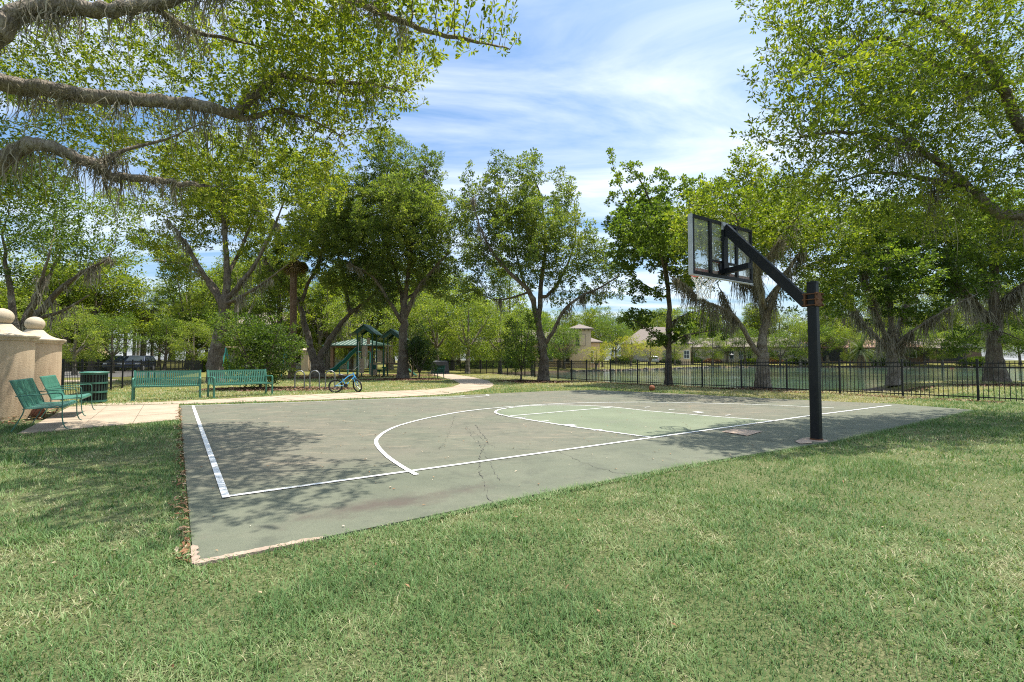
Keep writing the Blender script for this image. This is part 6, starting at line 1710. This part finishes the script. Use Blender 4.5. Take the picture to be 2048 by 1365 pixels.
house('white_house', 'white two storey house glimpsed behind the playground shelter', 600, 74, 20, 10, 6.2, 2.2, 'stucco_white', 'roof_brown', [(-7, 4.6, 1.2, 1.6), (-3.5, 4.6, 1.2, 1.6), (.5, 4.6, 1.2, 1.6), (4.2, 4.6, 1.2, 1.6), (-7, 1.6, 1.4, 1.9), (-3.5, 1.6, 1.4, 1.9), (.5, 1.6, 1.4, 1.9), (4.2, 1.6, 1.4, 1.9), (7.6, 1.6, 1.2, 1.9)])
house('pale_house', 'small white house glimpsed right of the dark bush', 872, 92, 8, 8, 5.0, 1.8, 'stucco_white', 'roof_brown', [(-1.2, 3.4, 1.2, 1.6), (1.6, 3.4, 1.2, 1.6), (-1.2, 1.2, 1.2, 1.6), (1.6, 1.2, 1.2, 1.6)])
house('orange_house', 'orange house at far left behind the fence', 110, 82, 12, 8, 4.2, 2.0, 'stucco_peach', 'roof_tile', [(-3, 1.6, 1.4, 1.8), (3, 1.6, 1.4, 1.8)])
gpo = at_ground(612, 55)
gate = empty('gate_pier', (gpo[0], gpo[1], 0), 0, 'tan gate pier beside a white gate behind the V shaped oak', 'gate pier')
MB().box((0, 0, 1.15), (.75, .75, 2.3)).build('shaft', 'stucco_tan', gate)
MB().add([(-.48, -.48, 2.3), (.48, -.48, 2.3), (.48, .48, 2.3), (-.48, .48, 2.3), (-.48, -.48, 2.42), (.48, -.48, 2.42), (.48, .48, 2.42), (-.48, .48, 2.42), (0, 0, 2.7)], [[0, 1, 5, 4], [1, 2, 6, 5], [2, 3, 7, 6], [3, 0, 4, 7], [3, 2, 1, 0], [4, 5, 8], [5, 6, 8], [6, 7, 8], [7, 4, 8]]).build('cap', 'cast_stone', gate)
wg = empty('white_gate', (gpo[0] + 1.05, gpo[1] + .1, 0), 0, 'white barred gate right of the tan gate pier', 'gate')
for k in range(8): MB().box((-.56 + k * .16, 0, .95), (.04, .04, 1.7)).build('bar', 'trim_white', wg)
for z in (.2, 1.6): MB().box((0, .03, z), (1.3, .04, .07)).build('rail', 'trim_white', wg)

# ------------------------------------------------------------------ lamp post, garden chair
lp = at_ground(1463, 112)
lo = empty('lamp_post', (lp[0], lp[1], tz(*lp)), 0, 'black lamp post with square lantern across the pond', 'lamp post')
MB().tube([(0, 0, 0), (0, 0, 2.4)], .05, 8).build('pole', 'fence_black', lo)
MB().add([(-.2, -.2, 2.4), (.2, -.2, 2.4), (.2, .2, 2.4), (-.2, .2, 2.4), (-.42, -.42, 3.1), (.42, -.42, 3.1), (.42, .42, 3.1), (-.42, .42, 3.1), (0, 0, 3.5)], [[3, 2, 1, 0], [0, 1, 5, 4], [1, 2, 6, 5], [2, 3, 7, 6], [3, 0, 4, 7], [4, 5, 8], [5, 6, 8], [6, 7, 8], [7, 4, 8]]).build('lantern', 'fence_black', lo)
ac = at_ground(1905, 96); ach = empty('garden_chair', (ac[0], ac[1], tz(*ac)), R(-20), 'orange brown garden chair on the far bank at right', 'chair')
for k in range(5): MB().box((-.28 + k * .14, .25, .65), (.12, .03, .9), M=Matrix.Rotation(R(-18), 3, 'X')).build('back_slat', 'ball_orange', ach)
MB().box((0, -.05, .36), (.65, .6, .04)).build('seat', 'ball_orange', ach)
for s in (-1, 1):
    MB().box((s * .36, -.05, .58), (.12, .75, .03)).build('armrest', 'ball_orange', ach)
    MB().box((s * .36, -.35, .28), (.05, .10, .57)).build('leg', 'ball_orange', ach); MB().box((s * .36, .25, .2), (.05, .10, .40)).build('leg', 'ball_orange', ach)

# ------------------------------------------------------------------ vehicles
def suv(px, D, rz, label, paint, group='vehicles parked in the distance'):
    p = at_ground(px, D)
    t = empty('parked_suv', (p[0], p[1], max(0.012, tz(*p))), rz, label, 'car', group)
    # side profile (x forward, z up), extruded with tumblehome
    pr = [(-2.3, .42), (-2.32, .85), (-2.25, 1.05), (-2.05, 1.62), (-1.9, 1.74), (.35, 1.74), (.55, 1.66), (1.15, 1.10), (2.15, .98), (2.30, .80), (2.32, .42)]
    n = len(pr); vs = []
    for s in (-1, 1):
        for (x, z) in pr: vs.append((x, s * (.94 if z < 1.12 else .94 - (z - 1.1) * .33), z))
    fs = [list(range(n))[::-1], list(range(n, 2 * n))] + [[i, (i + 1) % n, n + (i + 1) % n, n + i] for i in range(n)]
    MB().add(vs, fs).build('body', paint, t, bevel=.04)
    for s in (-1, 1):
        for (x0, x1) in ((-1.85, -.95), (-.85, .05), (.15, .78)):
            zt = 1.62; zb = 1.14
            tx1 = x1 if x1 < .3 else .48
            o = .012
            MB().add([(x0, s * (.94 - .013 + o), zb), (x1, s * (.94 - .013 + o), zb), (tx1, s * (.94 - .172 + o), zt), (x0 + .06, s * (.94 - .172 + o), zt)], [[0, 1, 2, 3] if s < 0 else [3, 2, 1, 0]]).build('window', 'window_glass', t)
    MB().add([(1.13, -.80, 1.14), (1.13, .80, 1.14), (.60, .70, 1.66), (.60, -.70, 1.66)], [[0, 1, 2, 3]]).build('windscreen', 'window_glass', t).location = (.02, 0, .015)
    MB().add([(-2.24, .80, 1.12), (-2.24, -.80, 1.12), (-2.06, -.70, 1.60), (-2.06, .70, 1.60)], [[0, 1, 2, 3]]).build('rear_window', 'window_glass', t).location = (-.02, 0, 0.01)
    for x in (-1.4, 1.42):
        for s in (-1, 1):
            w = MB().lathe([(.0, -.12), (.24, -.12), (.35, -.10), (.37, 0), (.35, .10), (.24, .12), (.0, .12)], 20).build('wheel', 'rubber', t, True)
            w.location = (x, s * .84, .37); w.rotation_euler = (R(90), 0, 0)
            MB().lathe([(.0, -.135), (.22, -.13), (.23, .13), (.0, .135)], 16).build('rim', 'aluminium', w, True)
    for s in (-1, 1):
        MB().box((2.29, s * .66, .86), (.08, .36, .15)).build('headlight', 'lamp_clear', t)
        MB().box((-2.30, s * .78, 1.0), (.06, .16, .3)).build('tail_light', 'pad_red', t)
        MB().box((.85, s * 1.02, 1.18), (.1, .16, .13)).build('mirror', paint, t)
    MB().box((2.33, 0, .68), (.04, .9, .2)).build('grille', 'fence_black', t)
    for s in (-1, 1): MB().tube([(-1.6, s * .62, 1.79), (.2, s * .62, 1.79)], .02, 5).build('roof_rail', 'aluminium', t)
    return t
suv(243, 57, R(-72), 'grey SUV parked left of the other SUV beyond the fence', 'car_grey')
suv(278, 55, R(-72), 'dark navy SUV parked in front of the palm trunks', 'car_navy')
suv(1306, 104, R(80), 'silver car parked by the orange brown house', 'car_silver')

# hedges and low plants along the far bank, rocks at the water line
for i, (px, D, w, h, leaf, lb) in enumerate([(1385, 122, 7, 1.4, 'leaf_dark', 'clipped dark hedge in front of the beige house at left'), (1425, 121, 5, 1.3, 'litter', 'reddish shrub in front of the beige house at left'), (1500, 120, 6, 1.2, 'leaf_gum', 'bright green hedge right of the lamp post'), (1545, 120, 7, 1.5, 'litter', 'wide reddish shrub in front of the beige house at right'), (1590, 118, 6, 1.4, 'leaf_dark', 'dark shrub left of the silvery tree'), (1340, 112, 5, 1.2, 'leaf_dark', 'dark shrub beside the grey garage doors'), (1010, 76, 9, 1.3, 'leaf_gum', 'green hedge below the peach house windows'), (960, 72, 7, 1.4, 'leaf_gum', 'green hedge left of the peach house'), (1245, 100, 6, 1.4, 'leaf_dark', 'dark shrub left of the silver car'), (1780, 112, 9, 1.6, 'leaf_dark', 'dark shrub below the date palm at right'), (1960, 108, 10, 1.8, 'leaf_gum', 'green shrub across the pond beside the mossy trunk'), (430, 52, 5, 1.6, 'leaf_gum', 'green shrub beside the pale oak trunk'), (200, 60, 8, 2.0, 'leaf_pale', 'pale shrub bank behind the parked cars'), (860, 62, 7, 2.2, 'leaf_gum', 'green shrub behind the covered box')]):
    p = at_ground(px, D); z = tz(*p); rs = np.random.RandomState(200 + i)
    root = empty('garden_shrub', (p[0], p[1], z), 0, lb, 'shrub', 'garden shrubs')
    n = int(w * h * 420)
    v = unit(rs.normal(0, 1, (n, 3))) * (rs.rand(n) ** .33)[:, None]; v[:, 2] = np.abs(v[:, 2])
    bump_ = .8 + .4 * vnoise(v[:, 0] * 3 + i, v[:, 1] * 3, 12)
    c = v * np.array([w / 2, h * .8, h]) * bump_[:, None]
    vv, ff, t = leaves_mesh(c, unit(v + rs.normal(0, .5, (n, 3))), unit(rs.normal(0, .6, (n, 3)) + [0, 0, .8]), rs.uniform(.16, .3, n), rs.uniform(.09, .16, n), np.clip(rs.normal(.5, .22, n), 0, 1))
    setp(link('foliage', fastmesh('foliage', vv, ff, t), leaf, root), kind='stuff')
    st = MB()
    for k in range(6):
        a = rs.uniform(0, 6.28); st.tube([(rs.uniform(-w / 3, w / 3), 0, -.05), (rs.uniform(-w / 3, w / 3), rs.normal(0, .2), h * .6)], .03, 5)
    st.build('stems', 'bark', root)
rs = np.random.RandomState(9)
RV = []; RF = []
bankline = [np.array(pond[i]) for i in range(len(pond) - 8, len(pond))]
rk = MB()
for a, b_ in zip(bankline[:-1], bankline[1:]):
    n = int(np.linalg.norm(b_ - a) / .5)
    for k in range(n):
        q = a + (b_ - a) * k / n + rs.normal(0, .4, 2)
        s_ = rs.uniform(.2, .45)
        rk.box((q[0], q[1], WZ + .05 + rs.uniform(-.05, .1)), (s_ * 1.4, s_, s_ * .8), rs.uniform(0, 3.14), M=Matrix.Rotation(rs.uniform(-.5, .5), 3, 'X') @ Matrix.Rotation(rs.uniform(0, 3.1), 3, 'Z'))
setp(rk.build('bank_rocks', 'rock'), 'dark rocks lining the far edge of the pond', 'rocks', None, 'stuff')
